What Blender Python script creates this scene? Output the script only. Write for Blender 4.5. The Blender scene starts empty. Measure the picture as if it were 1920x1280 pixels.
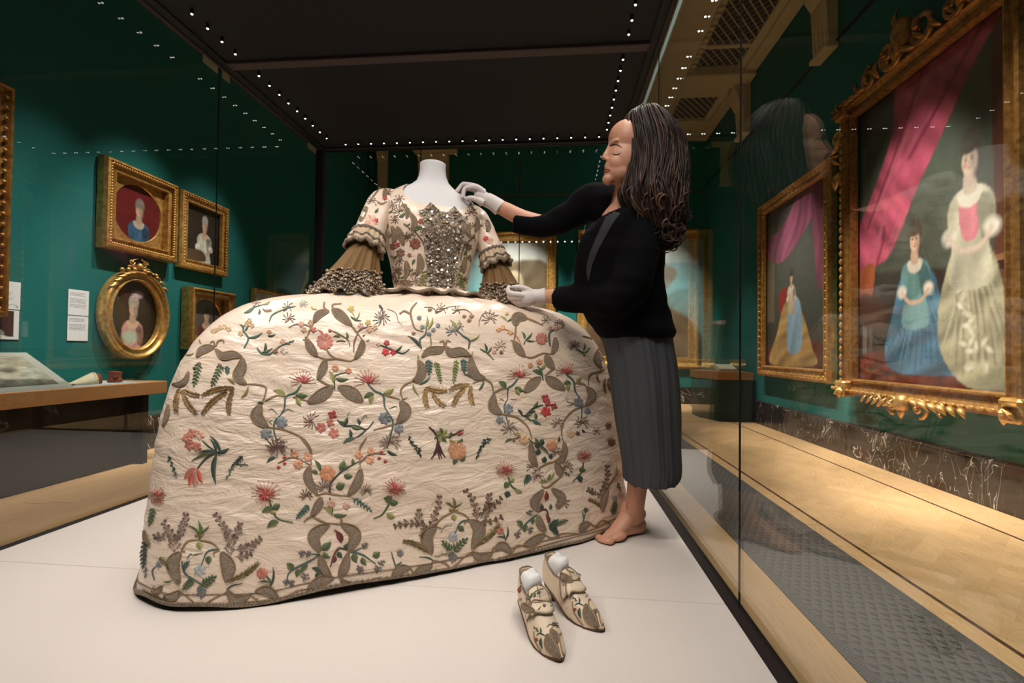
import bpy, bmesh, math, random
import numpy as np
from mathutils import Vector, Matrix, noise
from mathutils.bvhtree import BVHTree
random.seed(11); RNG = np.random.default_rng(5)
SC = bpy.context.scene
COL = SC.collection
R_ = math.radians

# ------------------------------------------------------------------ camera, world, lights, exposure
FPX, YAW, PITCH, ROLL, CAMH = 890.0, R_(5.38), R_(1.05), R_(.667), .69
_c, _s, _cp, _sp = math.cos(YAW), math.sin(YAW), math.cos(PITCH), math.sin(PITCH)
_r = Vector((_c, _s, 0)); CF = Vector((-_s*_cp, _c*_cp, _sp)); _u = _r.cross(CF)
CR = _r*math.cos(ROLL) + _u*math.sin(ROLL); CU = _u*math.cos(ROLL) - _r*math.sin(ROLL)
CAM = Vector((0, 0, CAMH))
cd = bpy.data.cameras.new('camera'); cam = bpy.data.objects.new('camera', cd); COL.objects.link(cam)
cd.sensor_width = 36; cd.lens = 36*FPX/1920; cd.clip_start = .02; cd.clip_end = 60
cam.matrix_world = Matrix(((CR.x, CU.x, -CF.x, CAM.x), (CR.y, CU.y, -CF.y, CAM.y), (CR.z, CU.z, -CF.z, CAM.z), (0, 0, 0, 1)))
SC.camera = cam
def ray(u, v): return CR*((u-960)/FPX) + CU*((640-v)/FPX) + CF
def P(u, v, d): return CAM + ray(u, v)*d

w = bpy.data.worlds.new('world'); SC.world = w; w.use_nodes = True
w.node_tree.nodes['Background'].inputs[0].default_value = (.55, .7, .9, 1)
w.node_tree.nodes['Background'].inputs[1].default_value = .004
vs = SC.view_settings
vs.view_transform = 'Standard'; vs.look = 'None'; vs.exposure = 0.0; vs.gamma = 1; vs.use_curve_mapping = False
cy = SC.cycles
cy.use_denoising = True; cy.max_bounces = 7; cy.diffuse_bounces = 3; cy.glossy_bounces = 4
cy.transparent_max_bounces = 16; cy.sample_clamp_indirect = 4; cy.caustics_reflective = False; cy.caustics_refractive = False
try: cy.use_light_tree = True
except Exception: pass

def spot(name, loc, target, power, cone, blend=.6, col=(1, .9, .78), rad=.06, parent=None):
    l = bpy.data.lights.new(name, 'SPOT'); l.energy = power; l.spot_size = R_(cone); l.spot_blend = blend
    l.color = col; l.shadow_soft_size = rad
    o = bpy.data.objects.new(name, l); COL.objects.link(o)
    d = (Vector(target) - Vector(loc)).normalized()
    o.rotation_euler = d.to_track_quat('-Z', 'Y').to_euler()
    o.location = loc
    if parent is not None: parent_keep(o, parent)
    return o
# gallery track spotlights, on the ceiling tracks either side of the room, plus one unseen extra spot (bodies are built with the ceiling)
TRACK = [  # location, target, watts, cone
    ((1.35, 4.6, 5.1), (3.2, 4.5, .55), 1350, 36), ((1.35, 3.2, 5.1), (3.2, 3.3, .35), 620, 36),
    ((1.35, 6.9, 5.1), (3.2, 6.6, .6), 1000, 36), ((1.35, 2.2, 5.1), (2.5, 2.4, -.4), 900, 42),
    ((1.35, 5.2, 5.1), (2.4, 5.0, -.4), 860, 42), ((1.35, 8.4, 5.1), (2.4, 8.4, -.4), 520, 42),
    ((-2.4, 4.6, 5.1), (-4.4, 4.55, 1.0), 595, 33), ((-2.4, 5.7, 5.1), (-4.4, 5.5, .9), 476, 33),
    ((-2.4, 3.5, 5.1), (-4.4, 3.7, .7), 357, 33),
    ((-2.4, 2.6, 5.1), (-3.95, 3.2, .35), 520, 40),  # unseen extra spot, added to brighten the desk
    ((.8, 8.3, 5.1), (1.7, 10.6, .9), 1500, 46), ((-1.2, 8.3, 5.1), (-1.0, 10.6, .9), 1500, 46),
]
LEDW = 5.2          # watts of each small lamp in the case roof

# ------------------------------------------------------------------ helpers
def lin(c):
    if isinstance(c, str): c = tuple(int(c[i:i+2], 16) for i in (0, 2, 4))
    return tuple(((x/255)/12.92 if x/255 <= .04045 else ((x/255+.055)/1.055)**2.4) for x in c[:3])
def parent_keep(o, par):
    """world-space child of a thing that stands (unrotated) at par.location"""
    o.parent = par; base = Vector((0, 0, 0)); q = par
    while q is not None: base += q.location; q = q.parent
    o.location = Vector(o.location) - base
def thing(name, loc, label=None, cat=None, group=None, rz=0):
    o = bpy.data.objects.new(name, None); COL.objects.link(o); o.location = loc; o.rotation_euler = (0, 0, rz)
    o.empty_display_size = .05
    return tag(o, label, cat, group)
def tag(o, label=None, cat=None, group=None, kind=None):
    if label: o['label'] = label
    if cat: o['category'] = cat
    if group: o['group'] = group
    if kind: o['kind'] = kind
    return o
def clone(o, parent=None, loc=None):
    c = o.copy(); COL.objects.link(c)
    if parent is not None: c.parent = parent
    if loc is not None: c.location = loc
    return c

class MB:
    def __init__(s): s.v = []; s.f = []; s.m = []; s.c = []; s.cur = (1, 1, 1); s.mi = 0
    def add(s, vs_, fs, col=None):
        n = len(s.v); s.v.extend([tuple(p) for p in vs_])
        if isinstance(col, list): s.c.extend(col)
        else: s.c.extend([col or s.cur]*len(vs_))
        s.f.extend([tuple(i+n for i in f) for f in fs]); s.m.extend([s.mi]*len(fs)); return n
    def box(s, c, d, rot=None, bev=0):
        x, y, z = d[0]/2, d[1]/2, d[2]/2
        if bev:
            vv = []
            for k, (zz, ii) in enumerate(((-z, bev), (-z+bev, 0), (z-bev, 0), (z, bev))):
                X, Y = x-ii, y-ii
                vv += [(-X+ (bev if not ii else 0), -Y, zz), (X-(bev if not ii else 0), -Y, zz), (X, -Y+(bev if not ii else 0), zz), (X, Y-(bev if not ii else 0), zz),
                       (X-(bev if not ii else 0), Y, zz), (-X+(bev if not ii else 0), Y, zz), (-X, Y-(bev if not ii else 0), zz), (-X, -Y+(bev if not ii else 0), zz)]
            fs = [tuple(range(7, -1, -1)), tuple(range(24, 32))]
            for k in range(3):
                for j in range(8): fs.append((k*8+j, k*8+(j+1) % 8, k*8+8+(j+1) % 8, k*8+8+j))
        else:
            vv = [(-x, -y, -z), (x, -y, -z), (x, y, -z), (-x, y, -z), (-x, -y, z), (x, -y, z), (x, y, z), (-x, y, z)]
            fs = [(0, 3, 2, 1), (4, 5, 6, 7), (0, 1, 5, 4), (1, 2, 6, 5), (2, 3, 7, 6), (3, 0, 4, 7)]
        if rot is not None: vv = [rot @ Vector(p) for p in vv]
        s.add([(p[0]+c[0], p[1]+c[1], p[2]+c[2]) for p in vv], fs); return s
    def box2(s, a, b, bev=0):
        return s.box([(a[i]+b[i])/2 for i in range(3)], [abs(b[i]-a[i]) for i in range(3)], bev=bev)
    def tube(s, pts, rad, n=8, caps=True, flat=1.0, up=None, col=None):
        pts = [Vector(p) for p in pts]; m = len(pts)
        if not hasattr(rad, '__len__'): rad = [rad]*m
        vv = []; pu = Vector(up) if up is not None else None; cc = []
        for i, p in enumerate(pts):
            t = (pts[min(i+1, m-1)] - pts[max(i-1, 0)])
            t = t.normalized() if t.length > 1e-9 else Vector((0, 0, 1))
            if pu is None: pu = Vector((0, 0, 1)) if abs(t.z) < .9 else Vector((1, 0, 0))
            a = (pu - t*pu.dot(t));  a = a.normalized() if a.length > 1e-6 else t.orthogonal().normalized()
            b = t.cross(a); pu = a if up is None else Vector(up)
            for k in range(n):
                an = 2*math.pi*k/n; vv.append(p + (a*math.cos(an)*flat + b*math.sin(an))*rad[i])
                if isinstance(col, list): cc.append(col[i])
        fs = [(i*n+k, i*n+(k+1) % n, (i+1)*n+(k+1) % n, (i+1)*n+k) for i in range(m-1) for k in range(n)]
        if caps: fs += [tuple(range(n-1, -1, -1)), tuple(range((m-1)*n, m*n))]
        s.add(vv, fs, cc if isinstance(col, list) else col); return s
    def ell(s, c, r, rot=None, n=12, m=8, col=None):
        if not hasattr(r, '__len__'): r = (r, r, r)
        vv = [Vector((0, 0, -r[2]))]
        for i in range(1, m):
            ph = -math.pi/2 + math.pi*i/m
            for k in range(n):
                an = 2*math.pi*k/n; vv.append(Vector((r[0]*math.cos(ph)*math.cos(an), r[1]*math.cos(ph)*math.sin(an), r[2]*math.sin(ph))))
        vv.append(Vector((0, 0, r[2])))
        fs = [(0, 1+(k+1) % n, 1+k) for k in range(n)]
        for i in range(m-2):
            for k in range(n): a = 1+i*n; fs.append((a+k, a+(k+1) % n, a+n+(k+1) % n, a+n+k))
        a = 1+(m-2)*n; fs += [(a+k, a+(k+1) % n, len(vv)-1) for k in range(n)]
        if rot is not None: vv = [rot @ p for p in vv]
        c = Vector(c); s.add([p+c for p in vv], fs, col); return s
    def rings(s, rr, close=True, capa=False, capb=False, col=None):
        n = len(rr[0]); vv = [p for q in rr for p in q]
        fs = [(i*n+k, i*n+(k+1) % n, (i+1)*n+(k+1) % n, (i+1)*n+k) for i in range(len(rr)-1) for k in range(n if close else n-1)]
        if capa: fs.append(tuple(range(n-1, -1, -1)))
        if capb: fs.append(tuple(range((len(rr)-1)*n, len(rr)*n)))
        s.add(vv, fs, col); return s
    def prism(s, pts, axis, a, b):
        """extrude a polygon (2D points) along axis 'x','y','z' from a to b"""
        def q(p, t): return (t, p[0], p[1]) if axis == 'x' else ((p[0], t, p[1]) if axis == 'y' else (p[0], p[1], t))
        n = len(pts); vv = [q(p, a) for p in pts] + [q(p, b) for p in pts]
        fs = [tuple(range(n-1, -1, -1)), tuple(range(n, 2*n))] + [(i, (i+1) % n, n+(i+1) % n, n+i) for i in range(n)]
        s.add(vv, fs); return s
    def mesh(s, name, mats):
        me = bpy.data.meshes.new(name); me.from_pydata(s.v, [], s.f)
        if not isinstance(mats, (list, tuple)): mats = [mats]
        for m in mats: me.materials.append(m)
        if any(s.m): me.polygons.foreach_set('material_index', s.m)
        if any(c != (1, 1, 1) for c in s.c):
            at = me.color_attributes.new('Col', 'FLOAT_COLOR', 'POINT')
            at.data.foreach_set('color', np.array([(*c[:3], 1) for c in s.c], dtype=np.float32).ravel())
        return me
    def build(s, name, mats, parent=None, smooth=False, world=True, loc=None):
        me = s.mesh(name, mats)
        bm = bmesh.new(); bm.from_mesh(me); bmesh.ops.recalc_face_normals(bm, faces=bm.faces); bm.to_mesh(me); bm.free()
        return link(name, me, parent, smooth, world, loc)
def link(name, me, parent=None, smooth=False, world=True, loc=None):
    o = bpy.data.objects.new(name, me); COL.objects.link(o)
    if smooth: me.polygons.foreach_set('use_smooth', [True]*len(me.polygons))
    if loc is not None: o.location = loc
    if parent is not None:
        if world: parent_keep(o, parent)
        else: o.parent = parent
    return o
def modded(o, mods):
    """apply modifiers given as (type, settings) and return the object with its final mesh"""
    for t, st in mods:
        m = o.modifiers.new(t, t)
        for k, v in st.items(): setattr(m, k, v)
    dg = bpy.context.evaluated_depsgraph_get(); ev = o.evaluated_get(dg)
    me = bpy.data.meshes.new_from_object(ev); old = o.data; o.modifiers.clear(); o.data = me
    me.polygons.foreach_set('use_smooth', [True]*len(me.polygons))
    return o
def catmull(pts, n=6, closed=False):
    pts = [np.array(p, float) for p in pts]; out = []; m = len(pts)
    if m == 2: return [pts[0]*(1-t)+pts[1]*t for t in np.linspace(0, 1, n+1)]
    rng = range(m if closed else m-1)
    for i in rng:
        p0 = pts[(i-1) % m] if closed or i > 0 else 2*pts[0]-pts[1]; p1 = pts[i]; p2 = pts[(i+1) % m]
        p3 = pts[(i+2) % m] if closed or i+2 < m else 2*pts[-1]-pts[-2]
        for k in range(n):
            t = k/n; out.append(.5*((2*p1)+(-p0+p2)*t+(2*p0-5*p1+4*p2-p3)*t*t+(-p0+3*p1-3*p2+p3)*t**3))
    if not closed: out.append(pts[-1])
    return out

# ------------------------------------------------------------------ materials
MATS = {}
class NT:
    def __init__(s, name):
        s.m = bpy.data.materials.new(name); s.m.use_nodes = True; s.t = s.m.node_tree; s.t.nodes.clear()
        s.out = s.n('ShaderNodeOutputMaterial')
    def n(s, typ, ins=None, **kw):
        nd = s.t.nodes.new(typ)
        for k, v in kw.items(): setattr(nd, k, v)
        for k, v in (ins or {}).items():
            if hasattr(v, 'is_output'): s.t.links.new(v, nd.inputs[k])
            else: nd.inputs[k].default_value = v
        return nd
    def l(s, a, b): s.t.links.new(a, b)
    def coord(s, scale=(1, 1, 1), kind='Object', rot=(0, 0, 0)):
        tc = s.n('ShaderNodeTexCoord'); mp = s.n('ShaderNodeMapping', {'Vector': tc.outputs[kind], 'Scale': scale, 'Rotation': rot}); return mp.outputs[0]
    def noise(s, vec, scale, detail=3, rough=.55, dist=0):
        return s.n('ShaderNodeTexNoise', {'Vector': vec, 'Scale': scale, 'Detail': detail, 'Roughness': rough, 'Distortion': dist}).outputs['Fac']
    def ramp(s, fac, stops):
        r = s.n('ShaderNodeValToRGB', {'Fac': fac}); e = r.color_ramp.elements
        while len(e) < len(stops): e.new(.5)
        for i, (p, c) in enumerate(stops): e[i].position = p; e[i].color = (*c[:3], 1)
        return r.outputs[0]
    def math(s, op, a, b=None):
        nd = s.n('ShaderNodeMath', operation=op)
        for i, x in enumerate((a, b)):
            if x is None: continue
            if hasattr(x, 'is_output'): s.l(x, nd.inputs[i])
            else: nd.inputs[i].default_value = x
        return nd.outputs[0]
    def mix(s, fac, a, b, mode='MIX'):
        nd = s.n('ShaderNodeMix', data_type='RGBA', blend_type=mode)
        for i, x in ((0, fac), (6, a), (7, b)):
            if hasattr(x, 'is_output'): s.l(x, nd.inputs[i])
            else: nd.inputs[i].default_value = x if i == 0 else (*x[:3], 1)
        return nd.outputs[2]
    def bump(s, h, strength=.3, dist=.01):
        return s.n('ShaderNodeBump', {'Height': h, 'Strength': strength, 'Distance': dist}).outputs[0]
    def pbr(s, col, rough=.5, metal=0, normal=None, **kw):
        b = s.n('ShaderNodeBsdfPrincipled')
        for k, v in (('Base Color', col), ('Roughness', rough), ('Metallic', metal), ('Normal', normal)) + tuple((k.replace('_', ' '), v) for k, v in kw.items()):
            if v is None: continue
            if hasattr(v, 'is_output'): s.l(v, b.inputs[k])
            elif k in ('Base Color', 'Sheen Tint', 'Emission Color') and len(v) == 3: b.inputs[k].default_value = (*v, 1)
            else: b.inputs[k].default_value = v
        s.l(b.outputs[0], s.out.inputs[0]); return b
def simple(name, c, rough=.5, metal=0, nscale=0, namp=.15, bump=0, bscale=60, **kw):
    """one colour with a little grain"""
    t = NT(name); c = lin(c) if max(c) > 1 or isinstance(c, str) else c
    col = c; nrm = None
    if nscale or bump: vec = t.coord()
    if nscale:
        f = t.noise(vec, nscale, 4)
        col = t.mix(f, tuple(x*(1-namp) for x in c), tuple(min(1, x*(1+namp)) for x in c))
    if bump: nrm = t.bump(t.noise(vec, bscale, 3), bump, .004)
    t.pbr(col, rough, metal, nrm, **kw); MATS[name] = t.m; return t.m
def attr_mat(name, rough=.6, metal=0, bscale=0, bump=.2, **kw):
    t = NT(name); a = t.n('ShaderNodeVertexColor', layer_name='Col'); nrm = None
    if bscale: nrm = t.bump(t.noise(t.coord(), bscale, 2), bump, .002)
    t.pbr(a.outputs[0], rough, metal, nrm, **kw); return t.m

def make_glass():
    t = NT('case_glass')
    g = t.n('ShaderNodeNewGeometry')
    d = t.n('ShaderNodeVectorMath', {0: g.outputs['Incoming'], 1: g.outputs['Normal']}, operation='DOT_PRODUCT').outputs['Value']
    c = t.math('ABSOLUTE', d); f = t.math('POWER', t.math('SUBTRACT', 1.0, c), 5.0)
    f = t.math('ADD', t.math('MULTIPLY', f, .95), .035)
    tr = t.n('ShaderNodeBsdfTransparent', {'Color': (.965, .985, .975, 1)}); gl = t.n('ShaderNodeBsdfGlossy', {'Color': (1, 1, 1, 1), 'Roughness': 0.0})
    mx = t.n('ShaderNodeMixShader', {0: f, 1: tr.outputs[0], 2: gl.outputs[0]}); t.l(mx.outputs[0], t.out.inputs[0]); return t.m
GLASS = make_glass()
WALL = simple('wall_green', (4, 104, 101), .85, nscale=90, namp=.12, bump=.12, bscale=240)
CREAM = simple('plaster_cream', (226, 206, 164), .8, nscale=8, namp=.06)
DARKM = simple('dark_metal', (40, 36, 38), .45, .3)
CASEROOF = simple('case_roof_black', (17, 15, 17), .7, nscale=40, namp=.2)
PLAT = simple('platform_board', (226, 216, 208), .75, nscale=120, namp=.03, bump=.06, bscale=500)
BLACKM = simple('matt_black', (14, 14, 15), .6)
GREENP = simple('cabinet_green', (22, 58, 44), .6, nscale=20, namp=.1)
PAPER = simple('paper_white', (238, 238, 240), .8)
def make_wood(name, c1, c2, scale=(1, 1, 1), rough=.38):
    t = NT(name); vec = t.coord(scale)
    oi = t.n('ShaderNodeObjectInfo').outputs['Random']
    v2 = t.n('ShaderNodeVectorMath', {0: vec, 1: t.n('ShaderNodeCombineXYZ', {0: t.math('MULTIPLY', oi, 37), 1: t.math('MULTIPLY', oi, 11)}).outputs[0]}, operation='ADD').outputs[0]
    f = t.noise(v2, 3.0, 6, .6, .4)
    col = t.ramp(f, [(.25, lin(c1)), (.75, lin(c2))])
    k = t.math('ADD', t.math('MULTIPLY', oi, .16), .92)
    col = t.mix(1.0, col, t.n('ShaderNodeCombineColor', {0: k, 1: k, 2: k}).outputs[0], 'MULTIPLY')
    t.pbr(col, rough, 0, t.bump(f, .08, .002)); return t.m
OAK = make_wood('oak_floor', (198, 154, 106), (226, 188, 140), (40, 2.2, 8))
OAK2 = make_wood('oak_desk', (176, 120, 70), (208, 152, 98), (2.2, 30, 30), .45)
INLAY = make_wood('dark_inlay', (60, 32, 18), (86, 50, 30), (40, 3, 8))
def make_marble():
    t = NT('dark_marble'); vec = t.coord((1, 2.2, .9), rot=(.75, 0, 0))
    def vein(sc, wd, off):
        n = t.noise(t.n('ShaderNodeVectorMath', {0: vec, 1: (off, off*2, off)}, operation='ADD').outputs[0], sc, 3, .5, 1.2)
        return t.math('LESS_THAN', t.math('ABSOLUTE', t.math('SUBTRACT', n, .5)), wd)
    gate = t.math('GREATER_THAN', t.noise(t.coord(), 1.5, 1), .47)
    v = t.math('MAXIMUM', t.math('MULTIPLY', vein(1.3, .0045, 0), gate), t.math('MULTIPLY', vein(2.6, .005, 5), t.math('GREATER_THAN', t.noise(t.coord(), 2.0, 1), .5)))
    base = t.ramp(t.noise(vec, 6, 6), [(.3, lin((26, 20, 18))), (.7, lin((54, 44, 39)))])
    t.pbr(t.mix(v, base, lin((188, 182, 176))), .2); return t.m
MARBLE = make_marble()
def make_gold(name, c1, c2, rough=.38, bscale=120):
    t = NT(name); vec = t.coord(); f = t.noise(vec, 22, 5)
    t.pbr(t.ramp(f, [(.3, lin(c1)), (.7, lin(c2))]), rough, .62, t.bump(t.noise(vec, bscale, 3), .25, .004)); return t.m
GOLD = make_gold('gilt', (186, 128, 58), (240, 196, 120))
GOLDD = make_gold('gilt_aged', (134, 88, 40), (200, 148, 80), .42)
PAINTM = attr_mat('oil_paint', .38, bscale=300, bump=.12)
PRINTM = attr_mat('printed_card', .8)
# ------------------------------------------------------------------ the room
XL, XR, YF, YB, ZF, ZC = -4.42, 3.22, 10.65, -4.0, -.43, 5.4
def struct(name, mb, m, label=None):
    o = mb.build(name, m); o['kind'] = 'structure'
    if label: o['label'] = label
    return o
floor = struct('floor', MB().box2((XL-.2, YB-.2, ZF-.14), (XR+.2, YF+.2, ZF-.014)), INLAY, 'polished pale oak gallery floor with dark inlaid lines')
struct('wall_left', MB().box2((XL-.15, YB, ZF-.05), (XL, YF, ZC)), WALL, 'deep green gallery wall hung with small gilt portraits')
struct('wall_right', MB().box2((XR, YB, ZF-.05), (XR+.15, YF, ZC)), WALL, 'deep green gallery wall carrying two large gilt-framed paintings')
struct('wall_far', MB().box2((XL-.15, YF, ZF-.05), (XR+.15, YF+.15, ZC)), WALL, 'green end wall of the gallery behind the case')
struct('wall_back', MB().box2((XL-.15, YB-.15, ZF-.05), (XR+.15, YB, ZC)), WALL, 'green gallery wall behind the viewpoint')
ceil = struct('ceiling', MB().box2((XL-.15, YB-.15, ZC+.03), (XR+.15, YF+.15, ZC+.2)), CREAM, 'cream plaster gallery ceiling with lattice grilles')
# floor boards: plank strips along the room and a herringbone field, each board a piece
def clip(poly, x0, x1, y0, y1):
    for ax, lim, sg in ((0, x0, 1), (0, x1, -1), (1, y0, 1), (1, y1, -1)):
        out = []
        for i in range(len(poly)):
            a, b = poly[i], poly[(i+1) % len(poly)]
            ia, ib = (a[ax]-lim)*sg >= 0, (b[ax]-lim)*sg >= 0
            if ia: out.append(a)
            if ia != ib:
                t = (lim-a[ax])/(b[ax]-a[ax]); out.append((a[0]+(b[0]-a[0])*t, a[1]+(b[1]-a[1])*t))
        poly = out
        if len(poly) < 3: return []
    return poly
def board(poly, name='floor_board', m=None, top=ZF, parent=None):
    cx = sum(p[0] for p in poly)/len(poly); cy_ = sum(p[1] for p in poly)/len(poly)
    mb = MB(); mb.prism([(cx+(p[0]-cx)*.998, cy_+(p[1]-cy_)*.998) for p in poly], 'z', ZF-.016, top); return mb.build(name, m or OAK, parent or floor)
def strip(x0, x1, y0, y1, n, ln):
    wd = (x1-x0)/n
    for i in range(n):
        y = y0 - random.random()*ln
        while y < y1:
            a, b = max(y, y0), min(y+ln, y1)
            if b-a > .05: board([(x0+i*wd, a), (x0+(i+1)*wd, a), (x0+(i+1)*wd, b), (x0+i*wd, b)])
            y += ln
strip(.50, 1.066, .2, YF, 5, 2.0); strip(1.634, 1.735, .2, YF, 1, 2.2); strip(2.845, XR, .2, YF, 2, 2.2); strip(1.066, 1.634, 6.5, YF, 4, 2.0)
strip(XL, -1.9, .6, 8.0, 15, 2.4); strip(XL, .5, 8.0, YF, 22, 2.7)
L_, W_ = .44, .11
for i in range(-12, 70):
    for j in range(-6, 8):
        for k in (0, 1):
            # herringbone in a 45 degree frame
            ox, oy = j*L_ + i*W_, i*W_ - j*L_
            if k == 0: rc = [(ox, oy), (ox+L_, oy), (ox+L_, oy+W_), (ox, oy+W_)]
            else: rc = [(ox+L_, oy+W_-L_), (ox+L_+W_, oy+W_-L_), (ox+L_+W_, oy+W_), (ox+L_, oy+W_)]
            c45 = math.sqrt(.5); pl = [(1.4+(p[0]-p[1])*c45, .9+(p[0]+p[1])*c45) for p in rc]
            pl = clip(pl, 1.757, 2.823, 1.2, 8.6)
            if len(pl) >= 3 and abs(sum(pl[q][0]*pl[(q+1) % len(pl)][1]-pl[(q+1) % len(pl)][0]*pl[q][1] for q in range(len(pl))))/2 > .003: board(pl)
strip(1.757, 2.823, 8.6, YF, 7, 2.1); strip(1.757, 2.823, .2, 1.2, 7, 2.1)
for x in (1.746, 2.834):
    board([(x-.011, .2), (x+.011, .2), (x+.011, YF), (x-.011, YF)], 'inlay_strip', INLAY)
# patterned runner let into the floor
def runner_mat():
    t = NT('runner_weave'); tc = t.n('ShaderNodeTexCoord').outputs['Object']
    sx = t.n('ShaderNodeSeparateXYZ', {0: tc}); x, y = sx.outputs[0], sx.outputs[1]
    def frac(a, k): return t.math('FRACT', t.math('MULTIPLY', a, k))
    row = t.math('FLOOR', t.math('MULTIPLY', y, 22.0)); flip = t.math('FRACT', t.math('MULTIPLY', row, .5))
    fx = t.math('ABSOLUTE', t.math('SUBTRACT', t.math('FRACT', t.math('ADD', t.math('MULTIPLY', x, 22.0), flip)), .5)); fy = frac(y, 22.0)
    tri = t.math('LESS_THAN', t.math('ADD', t.math('MULTIPLY', fx, 2.0), .10), t.math('SUBTRACT', fy, .02))
    vein = t.math('GREATER_THAN', t.math('ABSOLUTE', t.math('SUBTRACT', frac(t.math('ADD', x, y), 22.0), .5)), .12)
    pat = t.math('MULTIPLY', tri, vein)
    ax = t.math('ABSOLUTE', x); border = t.math('GREATER_THAN', ax, .235)
    hat = t.math('GREATER_THAN', frac(t.math('ADD', x, y), 45.0), .5); pat = t.mix(border, pat, hat)
    c = t.mix(pat, lin((94, 90, 86)), lin((14, 13, 13))); f = t.noise(tc, 300, 2)
    t.pbr(t.mix(.25, c, t.ramp(f, [(.3, (.02, .02, .02)), (.7, (.3, .3, .3))])), .75, 0, t.bump(f, .2, .002)); return t.m
rn = MB().box2((-.282, -3.15, 0), (.282, 3.15, .018)).build('floor_runner', runner_mat(), loc=(1.35, 3.35, ZF-.014))
tag(rn, 'grey runner strip with dark triangle pattern along the wooden floor', 'runner')
# marble skirting
for nm, a, b in (('baseboard_right', (XR-.035, YB, ZF), (XR, YF, ZF+.33)), ('baseboard_left', (XL, YB, ZF), (XL+.035, YF, ZF+.33)), ('baseboard_far', (XL+.04, YF-.035, ZF), (XR-.04, YF, ZF+.33))):
    o = struct(nm, MB().box2(a, b, bev=.006), MARBLE, 'dark veined marble skirting along the ' + nm.split('_')[1] + ' wall')
    mb = MB()
    if nm == 'baseboard_right': mb.prism([(XR, ZF+.33), (XR-.022, ZF+.33), (XR-.026, ZF+.345), (XR-.012, ZF+.36), (XR, ZF+.362)], 'y', YB, YF)
    elif nm == 'baseboard_left': mb.prism([(XL, ZF+.33), (XL+.022, ZF+.33), (XL+.026, ZF+.345), (XL+.012, ZF+.36), (XL, ZF+.362)], 'y', YB, YF)
    else: mb.box2((XL+.04, YF-.02, ZF+.33), (XR-.04, YF, ZF+.36))
    mb.build('moulding', MARBLE, o)
# picture rails
RAIL = simple('rail_metal', (90, 100, 96), .4, .6)
struct('trim_1', MB().box2((XL, YF-.03, 4.17), (XR, YF, 4.2)), RAIL, 'slim picture rail high on the end wall')
struct('trim_2', MB().box2((XR-.025, YB, 4.33), (XR, YF, 4.35)), BLACKM, 'dark picture rail high on the right wall')
# ceiling work on the right: laylight, cream band with dentils, lattice bays, cross beam, corbels
def lay_mat():
    t = NT('laylight_glass'); e = t.n('ShaderNodeEmission', {'Color': (.72, .86, .74, 1), 'Strength': .6}); t.l(e.outputs[0], t.out.inputs[0]); return t.m
lay = MB().box2((1.0, -2, ZC-.06), (1.64, YF-.25, ZC-.04)).build('laylight', lay_mat(), ceil)
for x, q in ((1.0, .03), (1.36, .02), (1.47, .012), (1.545, .012), (1.64, .03)): MB().box2((x-q, -2, ZC-.10), (x+q, YF-.2, ZC-.03), bev=.012).build('laylight_bar', CREAM, ceil)
MB().box2((1.655, -2, ZC-.10), (2.12, YF, ZC+.03), bev=.02).build('ceiling_band', CREAM, ceil)
MB().prism([(2.12, ZC-.06), (2.235, ZC-.02), (2.235, ZC+.03), (2.12, ZC+.03)], 'y', -2, YF).build('cornice', CREAM, ceil)
dm = MB().box((0, 0, 0), (.075, .07, .06)).mesh('dentil', CREAM)
for i in range(46): link('dentil', dm, ceil, loc=(2.165, 4.6+i*.13, ZC-.055))
for (x0, x1) in ((2.905, 3.02), (3.02, XR)):
    MB().box2((x0, -2, ZC-.09 if x0 > 3 else ZC-.05), (x1, YF, ZC+.03), bev=.015).build('cornice', CREAM, ceil)
MB().box2((2.1, 8.0, ZC-.16), (XR, 8.42, ZC+.03), bev=.02).build('cross_beam', CREAM, ceil)
MB().box2((2.1, 8.42, ZC-.08), (XR, 8.85, ZC+.03), bev=.02).build('cross_beam', CREAM, ceil)
MB().box2((2.1, 9.75, ZC-.08), (XR, YF, ZC+.03), bev=.02).build('cross_beam', CREAM, ceil)
DK = simple('vent_dark', (52, 42, 30), .8)
for (y0, y1) in ((4.6, 8.0), (8.85, 9.75)):
    MB().box2((2.23, y0, ZC+.0), (2.91, y1, ZC+.025)).build('vent_back', DK, ceil)
    for sg in (1, -1):
        k = -8
        while k < 40:
            d = .155; a = (2.23, y0 + k*d); b = (2.91, y0 + k*d + .68*1.25) if sg > 0 else (2.91, y0 + k*d - .68*1.25); k += 1
            pts = []
            for t in np.linspace(0, 1, 60):
                q = (a[0]+(b[0]-a[0])*t, a[1]+(b[1]-a[1])*t)
                if y0 <= q[1] <= y1: pts.append(q)
            if len(pts) > 3: MB().tube([(pts[0][0], pts[0][1], ZC-.008*sg), (pts[-1][0], pts[-1][1], ZC-.008*sg)], .011, 4).build('lattice_bar', CREAM, ceil)
MB().box2((2.23, 7.42, ZC-.03), (2.91, 7.5, ZC+.02)).build('lattice_rail', CREAM, ceil)
MB().box2((2.23, 5.9, ZC-.03), (2.91, 5.98, ZC+.02)).build('lattice_rail', CREAM, ceil)
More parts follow.
